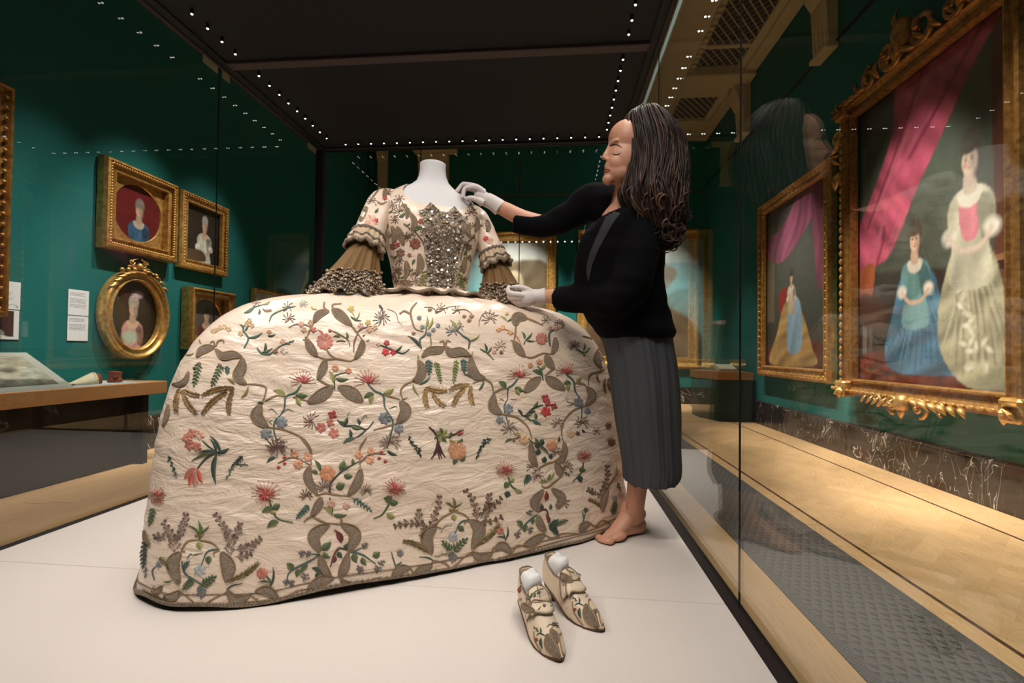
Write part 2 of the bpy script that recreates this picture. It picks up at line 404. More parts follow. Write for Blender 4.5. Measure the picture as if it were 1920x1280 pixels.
def corbel(name, loc, rz, label, h=1.0, wd=.34):
    o = thing(name, loc, label, 'bracket', 'plaster brackets under the ceiling', rz)
    mb = MB()   # local: wall at y=0, projecting to -y, hanging from z=0 down
    mb.prism([(0, 0), (-.26, 0), (-.26, -.14), (-.2, -.3), (-.13, -.42), (-.1, -h), (0, -h)], 'x', -wd/2, wd/2); mb.build('bracket_body', CREAM, o, world=False)
    for i in range(4):
        x = -wd/2 + wd*(i+.5)/4; MB().box2((x-.022, -.118, -h+.05), (x+.022, -.09, -.42)).build('flute', CREAM, o, world=False)
    MB().box2((-wd/2-.03, -.14, -h-.06), (wd/2+.03, 0, -h), bev=.012).build('bracket_foot', CREAM, o, world=False)
    return o
corbel('ceiling_bracket', (XR, 5.95, ZC-.09), -math.pi/2, 'fluted cream plaster bracket high above the large painting of the lady in cream')
corbel('ceiling_bracket', (XR, 8.45, ZC-.09), -math.pi/2, 'fluted cream plaster bracket above the narrower painting beside the cabinet', .85)
corbel('ceiling_bracket', (-2.85, YF, ZC), 0, 'wide cream plaster bracket on the end wall above the mannequin neck', 1.05, .7)
corbel('ceiling_bracket', (-4.05, YF, ZC), 0, 'narrow cream plaster bracket at the left end of the end wall', 1.2, .2)
MB().box2((-3.3, YF-.5, ZC-.25), (-2.3, YF, ZC+.03), bev=.03).build('cross_beam', CREAM, ceil)
# lighting tracks with spotlights
for x in (1.35, -2.4):
    tr = MB().box2((x-.02, 1.6, 5.26), (x+.02, 9.0, 5.29)).build('lighting_track', BLACKM)
    for z in (2.2, 8.4): MB().box2((x-.008, z-.01, 5.29), (x+.008, z+.01, ZC+.03)).build('hanger', BLACKM, tr)
    tag(tr, 'black lighting track hung under the ceiling on the ' + ('right' if x > 0 else 'left'), 'lighting track', 'lighting tracks')
tr = MB().box2((-1.6, 8.28, 5.26), (1.3, 8.32, 5.29)).build('lighting_track', BLACKM); MB().box2((-.2, 8.29, 5.29), (-.18, 8.31, ZC+.03)).build('hanger', BLACKM, tr)
tag(tr, 'black lighting track crossing the room under the ceiling', 'lighting track', 'lighting tracks')
for i, (loc, tg, pw, cone) in enumerate(TRACK):
    d = (Vector(tg)-Vector(loc)).normalized(); l = Vector(loc)
    o = thing('track_spotlight', loc, 'black spotlight on the ceiling track, aimed down at the pictures and floor', 'spotlight', 'track spotlights')
    MB().tube([l-d*.16, l-d*.02], .045, 14).build('lamp_body', BLACKM, o, smooth=False)
    MB().tube([l-d*.1, (loc[0], loc[1], 5.27)], .012, 6).build('stem', BLACKM, o)
    spot('lamp', l, tg, pw, cone, .75, (1, .92, .82), .05, o)

# ------------------------------------------------------------------ the glass case
GX0, GX1, GY0, GY1, GZ = -1.885, .505, .28, 3.56, 2.24
JY = (GY0, 1.366, 2.451, GY1); JX = (GX0, -1.06, -.288, GX1)
case = thing('display_case', (-.69, 1.92, ZF), 'large walk-in glass display case with pale platform and black lamp-lit roof', 'display case')
MB().box2((GX0+.01, GY0+.01, ZF+.0), (GX1-.01, GY1-.01, -.03)).build('plinth', simple('plinth_grey', (70, 62, 58), .6), case)
for a, b in zip(JY[:-1], JY[1:]):
    MB().box2((-1.847, a+.0012, -.03), (.469, b-.0012, 0), bev=.0012).build('platform_panel', PLAT, case)
CH = simple('channel_dark', (58, 50, 50), .4, .5)
for x0, x1 in ((GX0-.012, -1.849), (.471, GX1+.012)):
    MB().box2((x0, GY0, -.05), (x1, GY1+.012, -.004), bev=.003).build('glass_channel', CH, case)
MB().box2((-1.849, 3.50, -.05), (.471, GY1+.012, .004), bev=.003).build('glass_channel', CH, case)
for x in (GX0, GX1):
    for a, b in zip(JY[:-1], JY[1:]):
        MB().box2((x-.004, a+.003, -.03), (x+.004, b-.003, GZ)).build('glass_pane', GLASS, case)
    for y in JY[1:3]: MB().box2((x-.002, y-.0028, -.03), (x+.002, y+.0028, GZ)).build('pane_joint', BLACKM, case)
for a, b in zip(JX[:-1], JX[1:]):
    MB().box2((a+.012, GY1-.006, 0), (b-.003, GY1+.006, GZ)).build('glass_pane', GLASS, case)
for x in JX[1:3]: MB().box2((x-.003, GY1-.0065, 0), (x+.003, GY1+.0065, GZ)).build('pane_joint', BLACKM, case)
MB().box2((GX0-.01, GY1-.03, 0), (GX0+.055, GY1+.03, GZ), bev=.004).build('corner_post', BLACKM, case)
MB().box2((GX1-.03, GY1-.03, 0), (GX1+.01, GY1+.03, GZ), bev=.004).build('corner_post', BLACKM, case)
FRM = simple('case_frame', (64, 54, 54), .5, .3)
for a, b in zip((GY0, 1.39, 2.475), (1.34, 2.425, GY1)):
    MB().box2((GX0+.06, a, GZ+.02), (GX1-.05, b, GZ+.05)).build('roof_panel', CASEROOF, case)
for y in (1.366, 2.45): MB().box2((GX0+.06, y-.03, GZ+.0), (GX1-.05, y+.03, GZ+.05), bev=.004).build('roof_beam', simple('beam_brown', (80, 66, 64), .6), case)
for x0, x1 in ((GX0-.012, GX0+.012), (GX1-.012, GX1+.012)):
    MB().box2((x0, GY0, GZ), (x1, GY1+.012, GZ+.03), bev=.003).build('roof_rail', FRM, case)
for x0, x1 in ((GX0+.012, GX0+.06), (GX1-.05, GX1-.012)):
    MB().box2((x0, GY0, GZ+.01), (x1, GY1, GZ+.055)).build('roof_rail', BLACKM, case)
MB().box2((GX0, GY1-.03, GZ-.0), (GX1, GY1+.03, GZ+.05), bev=.004).build('roof_rail', BLACKM, case)
MB().box2((GX0, GY0-.02, GZ-.0), (GX1, GY0+.02, GZ+.05), bev=.004).build('roof_rail', BLACKM, case)
MB().box2((GX0-.02, GY0-.03, GZ+.05), (GX1+.02, GY1+.03, GZ+.09)).build('roof_box', BLACKM, case)
CLIP = simple('clip_cream', (150, 140, 110), .6)
for x, y, ln in ((GX0+.007, 2.37, .11), (GX0+.007, 2.49, .06), (GX0+.007, 3.44, .12)):
    MB().box2((x, y-ln/2, GZ-.045), (x+.004, y+ln/2, GZ-.004), bev=.001).build('glass_clip', CLIP, case)
def led_mat():
    t = NT('led_lens'); e = t.n('ShaderNodeEmission', {'Color': (1, .95, .88, 1), 'Strength': 9}); t.l(e.outputs[0], t.out.inputs[0]); return t.m
mb = MB(); mb.tube([(0, 0, .012), (0, 0, -.012)], [.007, .008], 10); led_body = mb.mesh('led_lamp', BLACKM)
mb = MB(); mb.ell((0, 0, -.0125), (.0055, .0055, .004), n=10, m=6); led_lens = mb.mesh('lens', led_mat())
LEDS = []
for i in range(30):
    y = .43+i*.1
    if min(abs(y-1.366), abs(y-2.43)) < .07: continue
    LEDS += [(-1.705, y), (.335, y)]
LEDS += [(-1.61+i*.1, 3.44) for i in range(20)] + [(-1.6+i*.1, .42) for i in range(20)]
for x, y in LEDS:
    o = link('led_lamp', led_body, case, loc=(x, y, GZ+.008)); link('lens', led_lens, o, world=False)
    tx = x + (.5 if x < -1.5 else (-.5 if x > .25 else 0)); front = y < .425; ty = y + (-.75 if y > 3.3 else (1.25 if front else .1))
    spot('lamp', (x, y, GZ-.012), (tx, ty, .55 if front else .3), LEDW*(1.35 if front else .98), 84, .9, (1, .935, .865), .012, case)
# ------------------------------------------------------------------ painted canvases: colours laid as soft shapes on a fine grid
class Paint:
    def __init__(s, w, h, c):
        s.w, s.h = w, h; s.a = np.zeros((h, w, 3)); s.a[:] = lin(c)
        s.y, s.x = np.mgrid[0:h, 0:w]; s.x = (s.x+.5)/w; s.y = (s.y+.5)/h; s.asp = h/w
    def put(s, m, c, fold=None):
        c = np.array(lin(c)); cc = np.broadcast_to(c, s.a.shape)
        if fold:
            an, fr, am = fold; q = (s.x*math.cos(an)+s.y*s.asp*math.sin(an))*fr
            k = 1+am*(.5*np.sin(q*3.1+2.6*np.sin(s.y*5.3+s.x*3.1))+.3*np.sin(q*7.7+2.2*np.sin(s.y*11-s.x*6)+1)+.25*np.sin(q*1.3+s.x*9)); cc = cc*np.clip(k, .3, 1.6)[..., None]
        s.a = s.a*(1-m[..., None]) + cc*m[..., None]; return s
    def ell(s, cx, cy_, rx, ry, c, soft=.12, rot=0, fold=None):
        dx, dy = s.x-cx, (s.y-cy_)*s.asp; ry_ = ry*s.asp
        X = dx*math.cos(rot)+dy*math.sin(rot); Y = -dx*math.sin(rot)+dy*math.cos(rot)
        d = np.sqrt((X/rx)**2+(Y/ry_)**2); return s.put(np.clip((1+soft-d)/(2*soft), 0, 1), c, fold)
    def poly(s, pts, c, fold=None, blur=1, smooth=True):
        if smooth: pts = catmull(pts, 5, True)
        m = np.zeros((s.h, s.w), bool); n = len(pts)
        for i in range(n):
            x1, y1 = pts[i]; x2, y2 = pts[(i+1) % n]
            if y1 == y2: continue
            m ^= ((y1 > s.y) != (y2 > s.y)) & (s.x < (x2-x1)*(s.y-y1)/(y2-y1)+x1)
        m = m.astype(float)
        for _ in range(blur):
            p = np.pad(m, 1, mode='edge'); m = (p[:-2, 1:-1]+p[2:, 1:-1]+p[1:-1, :-2]+p[1:-1, 2:]+2*m)/6
        return s.put(m, c, fold)
    def rect(s, x0, y0, x1, y1, c): return s.put(((s.x >= x0) & (s.x <= x1) & (s.y >= y0) & (s.y <= y1)).astype(float), c)
    def line(s, pts, wd, c, al=1.0):
        pts = catmull(pts, 6) if len(pts) > 2 else [np.array(p, float) for p in pts]; d = np.full(s.x.shape, 9.)
        for a, b in zip(pts[:-1], pts[1:]):
            ab = (b-a)*np.array([1, s.asp]); q = np.stack([s.x-a[0], (s.y-a[1])*s.asp], -1); t = np.clip((q@ab)/max(ab@ab, 1e-9), 0, 1)
            d = np.minimum(d, np.linalg.norm(q-t[..., None]*ab, axis=-1))
        return s.put(np.clip((wd*1.3-d)/(wd*1.2), 0, 1)*al, c)
    def grain(s, am, sc=7):
        g = RNG.random((s.h//sc+2, s.w//sc+2)); yy = np.arange(s.h)/sc; xx = np.arange(s.w)/sc
        yi, xi = yy.astype(int), xx.astype(int); fy, fx = (yy-yi)[:, None], (xx-xi)[None]
        v = g[yi][:, xi]*(1-fy)*(1-fx)+g[yi+1][:, xi]*fy*(1-fx)+g[yi][:, xi+1]*(1-fy)*fx+g[yi+1][:, xi+1]*fy*fx
        s.a *= (1+am*(v-.5)*2)[..., None]; return s
    def canvas(s, name, w, h, mat, parent, y=0.0, oval=False, thick=.004):
        """local sheet w x h centred on the parent's origin, facing -y"""
        W, H = s.w, s.h; xs = np.linspace(-w/2, w/2, W); zs = np.linspace(h/2, -h/2, H)
        v = np.zeros((H, W, 3)); v[..., 0] = xs[None]; v[..., 1] = y; v[..., 2] = zs[:, None]
        idx = np.arange(H*W).reshape(H, W)
        f = np.stack([idx[1:, :-1], idx[1:, 1:], idx[:-1, 1:], idx[:-1, :-1]], -1).reshape(-1, 4)
        if oval:
            cx = (v[:-1, :-1]+v[1:, 1:])/2; keep = ((cx[..., 0]/(w/2))**2+(cx[..., 2]/(h/2))**2 < .995).ravel(); f = f[keep]
        # a thin body behind the painted face
        nb = H*W; c = [(-w/2, y+thick, -h/2), (w/2, y+thick, -h/2), (w/2, y+thick, h/2), (-w/2, y+thick, h/2)]
        vv = np.vstack([v.reshape(-1, 3), c]); ff = [tuple(q) for q in f.tolist()]
        if not oval:
            co = [idx[-1, 0], idx[-1, -1], idx[0, -1], idx[0, 0]]
            ff += [(nb+3, nb+2, nb+1, nb)] + [tuple(int(q) for q in (nb+i, nb+(i+1) % 4, co[(i+1) % 4], co[i])) for i in range(4)]
        me = bpy.data.meshes.new(name); me.from_pydata(vv.tolist(), [], ff); me.materials.append(mat)
        at = me.color_attributes.new('Col', 'FLOAT_COLOR', 'POINT')
        cc = np.ones((len(vv), 4), np.float32); cc[:nb, :3] = s.a.reshape(-1, 3); cc[nb:, :3] = .3
        at.data.foreach_set('color', cc.ravel())
        return link(name, me, parent, world=False)
    def lady(s, x, y, k, gown, hair=(70, 58, 50), skin=(226, 186, 160), wide=1.0, bodice=None, lace=None, arms=True, tall=1.0):
        """a plain sitter: face centre at (x,y), k = head height as a share of the sheet"""
        kx = k*s.asp; dk = lambda c, f: tuple(int(q*f) for q in c); q = lambda a, b: (x+a*kx, y+b*k)
        s.poly([q(-.85*wide, 4.2), q(-.8*wide, 2.9), q(-1.0*wide, 1.9), q(-.85*wide, 1.25), q(-.35, .95), q(.35, .95), q(.9*wide, 1.3), q(1.05*wide, 2.0), q(.8*wide, 2.9), q(.9*wide, 4.2)], gown, (.6, 7, .35))
        s.poly([q(-.45, 1.35), q(.45, 1.35), q(.32, 2.6), q(-.3, 2.6)], bodice or dk(gown, 1.08), (0, 12, .2))
        s.poly([q(.3, 1.4), q(.95*wide, 1.5), q(1.0*wide, 2.6), q(.55, 2.8)], dk(gown, .7), (1.4, 6, .3), 2)
        s.poly([q(-.5, 1.0), q(.5, 1.0), q(.42, 1.45), q(0, 1.62), q(-.42, 1.45)], lace or skin)
        s.poly([q(-.17, .3), q(.19, .3), q(.28, 1.1), q(-.26, 1.1)], dk(skin, .88))
        if arms:
            for sg in (-1, 1):
                s.ell(*q(sg*.92*wide, 2.45), kx*.34, k*.3, lace or dk(gown, 1.15), .35, .4*sg, (.8, 16, .3))
                s.line([q(sg*.9*wide, 2.5), q(sg*.5, 2.95), q(sg*.05-.1, 3.05)], kx*.13, dk(skin, .95))
        s.ell(*q(.08, -.42), kx*.46, k*.6, hair, .16, 0, (1.2, 10, .3)); s.ell(*q(.3, .2), kx*.16, k*.5, dk(hair, .8), .4)
        s.ell(*q(0, .08), kx*.33, k*.46, skin, .12); s.ell(*q(.2, .15), kx*.16, k*.36, dk(skin, .8), .6); s.ell(*q(-.02, -.3), kx*.32, k*.15, hair, .4)
        for e in (-.15, .12): s.ell(*q(e, .02), kx*.06, k*.026, (70, 52, 46), .5); s.ell(*q(e, -.07), kx*.09, k*.016, dk(hair, .8), .6)
        s.ell(*q(-.02, .31), kx*.08, k*.024, (176, 84, 80), .5); s.ell(*q(-.18, .19), kx*.09, k*.08, (224, 160, 140), .9); s.ell(*q(0, .16), kx*.035, k*.07, dk(skin, .86), .6)
        return s
def rect_rings(mb, w, h, prof):
    rr = [[(-w/2+t, -d, -h/2+t), (w/2-t, -d, -h/2+t), (w/2-t, -d, h/2-t), (-w/2+t, -d, h/2-t)] for t, d in prof]
    return mb.rings(rr)
def oval_rings(mb, w, h, prof, n=56):
    rr = [[((w/2-t)*math.cos(2*math.pi*i/n), -d, (h/2-t)*math.sin(2*math.pi*i/n)) for i in range(n)] for t, d in prof]
    return mb.rings(rr)
def scroll(mb, cx, cz, r, turn=1.6, a0=0., sg=1, y=-.1, th=None):
    pts, rad = [], []
    for i in range(26):
        t = i/25; an = a0+sg*turn*2*math.pi*t; q = r*(1-t*.86); pts.append((cx+q*math.cos(an), y-.05*t*r/.15, cz+q*math.sin(an))); rad.append((th or r*.22)*(1-.35*t))
    mb.tube(pts, rad, 7); mb.ell((cx, y-.07*r/.15, cz), (r*.22,)*3, n=8, m=6)
def acanthus(mb, x, z, an, ln, y=-.1, wd=None):
    """a curled leaf: tapering ridged strip"""
    wd = wd or ln*.3; pts = [(x+math.cos(an)*ln*t+math.cos(an+1.57)*ln*.18*math.sin(t*3), y-.25*ln*math.sin(t*2.6), z+math.sin(an)*ln*t+math.sin(an+1.57)*ln*.18*math.sin(t*3)) for t in np.linspace(0, 1, 7)]
    mb.tube(pts, [wd*q for q in (.35, .8, 1, .9, .7, .45, .12)], 6, flat=.45)
PROF_A = [(0, 0), (0, .05), (.012, .075), (.03, .08), (.04, .06), (.055, .05), (.09, .05), (.1, .062), (.11, .06), (.118, .03), (.118, .018)]
def picture(name, x, y0, y1, z0, z1, side, label, paint, rail=.12, prof=None, depth=1.0, gold=None, beads=0, oval=False, inner=None, spandrel=False, group=None):
    """a framed painting on a wall: side 'L','R' along y, 'F' along x"""
    w = abs(y1-y0); h = z1-z0; m = (y0+y1)/2
    loc = (x, m, (z0+z1)/2) if side != 'F' else (m, x, (z0+z1)/2)
    o = thing(name, loc, label, 'painting', group, {'L': math.pi/2, 'R': -math.pi/2, 'F': 0}[side])
    prof = prof or PROF_A; k = rail/.118; pr = [(t*k, d*depth) for t, d in prof]
    mb = MB(); (oval_rings if oval else rect_rings)(mb, w, h, pr); fr = mb.build('frame', gold or GOLD, o, world=False, smooth=oval)
    cw, ch = w-2*rail+.01, h-2*rail+.01
    if spandrel:   # rectangular frame with a gilt oval spandrel over the canvas
        n = 64; mb = MB(); a, b = cw/2*.93, ch/2*.93; ro = []; ri = []; rb_ = []
        for i in range(n):
            an = 2*math.pi*(i+.5)/n; c_, s_ = math.cos(an), math.sin(an); q = min(cw/2/max(abs(c_), 1e-6), ch/2/max(abs(s_), 1e-6))
            ro.append((c_*q, -.024, s_*q)); ri.append((a*c_, -.026, b*s_)); rb_.append((a*.975*c_, -.012, b*.975*s_))
        mb.rings([ro, ri, rb_]); mb.build('spandrel', gold or GOLD, o, world=False)
    paint.canvas('canvas', cw, ch, PAINTM, o, y=-.012, oval=oval)
    if beads:
        bm_ = MB().ell((0, 0, 0), (.5, .45, .5), n=8, m=5).mesh('bead', gold or GOLD); bw = rail*.2; q = rail*.42; dep = max(d for t, d in pr)*.9
        if oval:
            for i in range(beads):
                an = 2*math.pi*i/beads; b = link('bead', bm_, fr, world=False, loc=((cw/2+.012)*math.cos(an), -.035, (ch/2+.012)*math.sin(an))); b.scale = (.016, .016, .016)
        else:
            per = 2*(w+h-4*q); s_ = per/beads; t = s_/2
            while t < per:
                a = t; W2, H2 = w-2*q, h-2*q
                if a < W2: p = (-W2/2+a, -H2/2)
                elif a < W2+H2: p = (W2/2, -H2/2+a-W2)
                elif a < 2*W2+H2: p = (W2/2-(a-W2-H2), H2/2)
                else: p = (-W2/2, H2/2-(a-2*W2-H2))
                b = link('bead', bm_, fr, world=False, loc=(p[0], -dep, p[1])); b.scale = (bw, bw, bw); t += s_
    return o, fr, w, h
# large painting on the right wall
p = Paint(170, 244, (52, 55, 48))
p.ell(.62, .36, .4, .3, (96, 102, 90), .95); p.poly([(0, .66), (.3, .62), (1, .72), (1, 1), (0, 1)], (40, 32, 27), blur=6)
for x in (.05, .10): p.rect(x-.018, .14, x+.018, .9, (98, 94, 84) if x < .08 else (70, 68, 62))
p.ell(.3, .3, .2, .25, (66, 70, 62), .9); p.grain(.10, 9)
p.poly([(.0, .915), (.5, .875), (1, .91), (1.02, 1.02), (-.02, 1.02)], (98, 42, 32), (.4, 12, .5), blur=3)
for i in range(26): p.ell(random.random(), random.uniform(.92, .99), .03, .008, random.choice([(70, 60, 40), (140, 80, 50), (50, 50, 46), (128, 50, 40)]), .6)
p.poly([(.9, .05), (1.02, .0), (1.02, .8), (.85, .8), (.9, .6)], (98, 58, 44), (0, 9, .3), 2); p.rect(.85, .64, 1, .655, (150, 104, 70)); p.rect(.86, .655, 1, .68, (62, 36, 28))
CT = [(.38, -.05), (.98, -.05), (.80, .10), (.62, .25), (.46, .38), (.34, .50), (.24, .57), (.12, .6), (-.02, .74), (-.02, .46), (.1, .34), (.28, .16)]
p.poly(CT, (176, 78, 100), (-.75, 8, .5), blur=2)
for a_, b_, wd_, c_ in (((.62, -.03), (.12, .42), .018, (206, 110, 130)), ((.78, -.03), (.30, .32), .02, (196, 96, 118)), ((.5, .02), (.08, .44), .014, (128, 44, 66)), ((.86, .0), (.42, .26), .016, (126, 44, 64)), ((.26, .40), (.05, .60), .02, (200, 104, 124)), ((.22, .46), (.16, .58), .014, (120, 40, 60))): p.line([a_, ((a_[0]+b_[0])/2+.02, (a_[1]+b_[1])/2-.01), b_], wd_, tuple(int(q*.85) for q in c_), .7)
p.poly([(.0, .60), (.14, .58), (.1, .72), (.0, .74)], (150, 78, 48), (.2, 9, .3)); p.poly([(.02, .68), (.2, .72), (.22, .8), (.04, .8)], (66, 40, 30), blur=2)
p.poly([(.36, .64), (.47, .63), (.57, .65), (.62, .74), (.70, .86), (.80, .945), (.6, .965), (.3, .96), (.22, .9), (.29, .76)], (66, 108, 134), (1.15, 9, .55))
def pleats(lst, wd, f):
    for x0, y0, x1, y1, c_ in lst:
        for k, e in enumerate((0, .02, -.018)): p.line([(x0+e, y0+.01*k), ((x0+x1)/2+.015+e*1.6, (y0+y1)/2), (x1+e*2.1, y1-.015*k)], wd, tuple(int(q*f) for q in c_), .55)
pleats(((.42, .68, .34, .93, (126, 176, 196)), (.5, .68, .56, .94, (40, 84, 112)), (.55, .70, .68, .93, (120, 170, 192)), (.46, .7, .45, .95, (36, 76, 102)), (.38, .74, .29, .92, (44, 88, 112))), .007, .85)
p.lady(.45, .535, .066, (104, 146, 150), (76, 66, 56), wide=1.05, lace=(214, 204, 188), bodice=(96, 134, 130))
p.poly([(.70, .60), (.86, .60), (.93, .70), (.97, .84), (1.02, .95), (.99, .99), (.76, .99), (.62, .9), (.60, .78), (.64, .68)], (168, 162, 134), (1.05, 10, .45))
pleats(((.74, .64, .67, .9, (226, 220, 194)), (.80, .64, .86, .94, (128, 120, 94)), (.84, .66, .95, .95, (218, 212, 186)), (.72, .68, .74, .96, (134, 126, 100)), (.78, .68, .80, .97, (224, 218, 190)), (.9, .76, .98, .96, (140, 132, 106))), .008, .9)
for i in range(40): t = random.random(); p.ell(.70+.10*t+random.uniform(-.05, .12)*t, .66+.28*t, .02, .007, random.choice([(212, 206, 180), (168, 160, 130), (232, 226, 204)]), .6, random.random()*3)
p.lady(.78, .355, .084, (196, 190, 168), (92, 86, 78), (230, 206, 188), wide=1.0, bodice=(206, 128, 138), lace=(220, 212, 196)); p.grain(.08, 3)
big, fr, W, H_ = picture('framed_painting', XR-.02, 3.45, 5.50, .26, 3.38, 'R', 'huge gilt-framed painting of a standing lady in cream with pink curtain', p, .17, depth=1.6, gold=GOLDD, beads=0)
# long bead rows on each rail of the large frame and on the carved ornament
bd = MB().ell((0, 0, 0), (.017, .016, .034), n=8, m=6).mesh('bead', GOLD)
for i in range(34): link('bead', bd, fr, world=False, loc=(-W/2+.045, -.135, -H_/2+.14+i*(H_-.28)/33))
for i in range(22):
    b = link('bead', bd, fr, world=False, loc=(-W/2+.14+i*(W-.28)/21, -.135, -H_/2+.045)); b.rotation_euler = (0, math.pi/2, 0)
mb = MB()
for sg in (-1, 1):
    scroll(mb, sg*.2, H_/2+.1, .16, 1.5, math.pi/2+sg*.6, sg, -.12); scroll(mb, sg*.5, H_/2+.05, .12, 1.4, math.pi/2, -sg, -.12)
    for q in range(5): acanthus(mb, sg*(.12+q*.13), H_/2-.02, math.pi/2+sg*(.9-.3*q), .2-.015*q, -.12)
    for q in range(4): acanthus(mb, sg*(.55+q*.1), H_/2-.01, (0 if sg > 0 else math.pi)+sg*.35, .16, -.11)
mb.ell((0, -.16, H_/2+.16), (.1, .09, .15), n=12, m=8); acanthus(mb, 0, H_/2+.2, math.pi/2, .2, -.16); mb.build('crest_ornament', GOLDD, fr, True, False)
mb = MB()
for sg in (-1, 1):
    scroll(mb, sg*.16, -H_/2-.02, .085, 1.5, -math.pi/2, sg, -.14); scroll(mb, sg*.38, -H_/2+.0, .06, 1.3, -math.pi/2, -sg, -.14)
    for q in range(6): acanthus(mb, sg*(.05+q*.1), -H_/2+.03, -math.pi/2+sg*(1.2-.1*q), .15-.01*q, -.14)
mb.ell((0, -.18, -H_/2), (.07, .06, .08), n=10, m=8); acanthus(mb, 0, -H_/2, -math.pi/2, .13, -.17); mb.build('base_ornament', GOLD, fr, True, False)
mb = MB()
for q in range(4): acanthus(mb, -W/2+.03, H_/2-.62+q*.1, math.pi*(.62+.25*q), .16, -.13)
scroll(mb, -W/2-.03, H_/2-.32, .085, 1.5, 0, 1, -.12); acanthus(mb, -W/2+.02, H_/2-.7, -math.pi/2-.2, .2, -.13); mb.build('side_ornament', GOLD, fr, True, False)
for sx in (-1, 1):
    for sz in (-1, 1):
        mb = MB(); mb.box((sx*(W/2-.06), -.1, sz*(H_/2-.06)), (.17, .14, .17), bev=.02)
        for q in range(3): acanthus(mb, sx*(W/2-.08), sz*(H_/2-.08), math.atan2(sz, sx)+(q-1)*.8, .12, -.16)
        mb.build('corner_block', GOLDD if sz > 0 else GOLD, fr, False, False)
# second painting on the right wall
p = Paint(120, 160, (56, 54, 47)); p.ell(.6, .4, .5, .35, (92, 92, 86), .9); p.rect(.02, .1, .16, .72, (112, 100, 80)); p.poly([(0, .88), (1, .86), (1, 1), (0, 1)], (96, 42, 34), (.5, 12, .5))
p.poly([(-.02, .2), (.3, .14), (.7, -.05), (.98, -.02), (.8, .16), (.5, .3), (.25, .36), (.05, .3)], (142, 78, 102), (.5, 8, .45)); p.poly([(.78, .0), (.96, .0), (.98, .5), (.86, .56), (.8, .3)], (134, 72, 92), (0, 9, .35))
p.poly([(.24, .56), (.36, .52), (.5, .6), (.46, .7), (.28, .7)], (150, 50, 44)); p.poly([(.34, .62), (.56, .62), (.78, .88), (.8, .98), (.08, .98), (.2, .8)], (190, 152, 96), (1.2, 9, .4)); p.poly([(.42, .62), (.6, .62), (.62, .88), (.4, .9)], (150, 182, 206), (.1, 9, .25)); p.lady(.46, .47, .05, (206, 190, 164), lace=(224, 212, 192)); p.grain(.1, 4)
picture('framed_painting', XR-.02, 5.76, 7.72, .345, 2.97, 'R', 'tall gilt-framed painting of a seated lady under a mauve curtain', p, .16, depth=1.3, beads=90, group=None)
# left wall portraits
p = Paint(90, 90, (84, 22, 26)); p.ell(.4, .35, .6, .6, (112, 34, 36), .8); p.lady(.53, .44, .19, (64, 98, 132), (136, 124, 116), wide=1.05, lace=(206, 188, 176), arms=False); p.grain(.06, 3)
picture('framed_portrait', XL+.015, 4.13, 5.0, 1.63, 2.52, 'L', 'square gilt frame with an oval portrait of a lady in blue on crimson', p, .13, beads=110, spandrel=True, depth=1.4)
p = Paint(84, 92, (34, 26, 22)); p.ell(.3, .3, .5, .4, (60, 46, 36), .8); p.lady(.56, .30, .17, (212, 208, 194), (168, 164, 158), wide=1.1); p.poly([(.05, .82), (.5, .78), (.6, .95), (.1, .98)], (92, 70, 48)); p.grain(.06, 3)
picture('framed_portrait', XL+.015, 5.08, 5.88, 1.61, 2.52, 'L', 'gilt-framed portrait of a white-haired lady in white on a black ground', p, .12, beads=80)
p = Paint(80, 94, (40, 31, 24)); p.ell(.35, .4, .4, .4, (66, 52, 40), .8); p.lady(.5, .40, .19, (196, 146, 138), (186, 172, 156), wide=.95, arms=False); p.ell(.45, .82, .14, .09, (186, 200, 180), .4); p.ell(.6, .2, .1, .05, (210, 180, 190), .4); p.grain(.06, 3)
ov, fr, W, H_ = picture('framed_portrait', XL+.015, 4.15, 4.93, .55, 1.47, 'L', 'oval gilt frame with bow crest around a portrait of a lady in pink', p, .11, beads=70, oval=True, depth=1.3)
mb = MB()
for sg in (-1, 1):
    for q in range(2):
        pts = [(sg*(.02+.07*math.sin(t*3.1)*(1+q*.6)), -.07, H_/2+.02+.1*t*(1-.3*q)-.05*q*t) for t in np.linspace(0, 1, 9)]
        mb.tube(pts, .008, 6)
    scroll(mb, sg*.08, H_/2+.08, .04, 1, 0, sg, -.06, .009)
    for q in range(5): acanthus(mb, sg*(.05+q*.055), H_/2-.01-q*q*.008, (0 if sg > 0 else math.pi)-sg*(.2+.12*q), .1, -.07)
    for q in range(3): mb.ell((sg*(.06+.07*q), -.08, H_/2+.005-q*.012), (.026, .02, .022), n=8, m=6)
mb.ell((0, -.08, H_/2+.04), (.035, .03, .04), n=10, m=6); mb.build('bow_crest', GOLD, fr, True, False)
p = Paint(72, 86, (98, 86, 78)); p.lady(.53, .40, .2, (110, 46, 42), (62, 46, 36), wide=1.0, lace=(222, 186, 160), arms=False); p.grain(.06, 3)
picture('framed_portrait', XL+.015, 5.19, 5.95, .66, 1.40, 'L', 'deep gilt frame with oval portrait of a dark-haired lady, behind the skirt', p, .1, spandrel=True, depth=1.9)
p = Paint(40, 30, (206, 206, 200)); p.ell(.5, .5, .3, .3, (160, 160, 156), .6); p.grain(.2, 3)
picture('framed_print', XL+.015, 6.45, 7.3, .9, 1.55, 'L', 'small pale print in a thin gilt frame low on the left wall', p, .05)
p = Paint(30, 60, (60, 52, 44)); p.grain(.2, 4)
picture('framed_painting', XL+.015, 1.6, 3.36, .9, 2.73, 'L', 'dark painting in carved gilt frame cut off at the left edge', p, .16, gold=GOLDD, depth=1.4, beads=80)
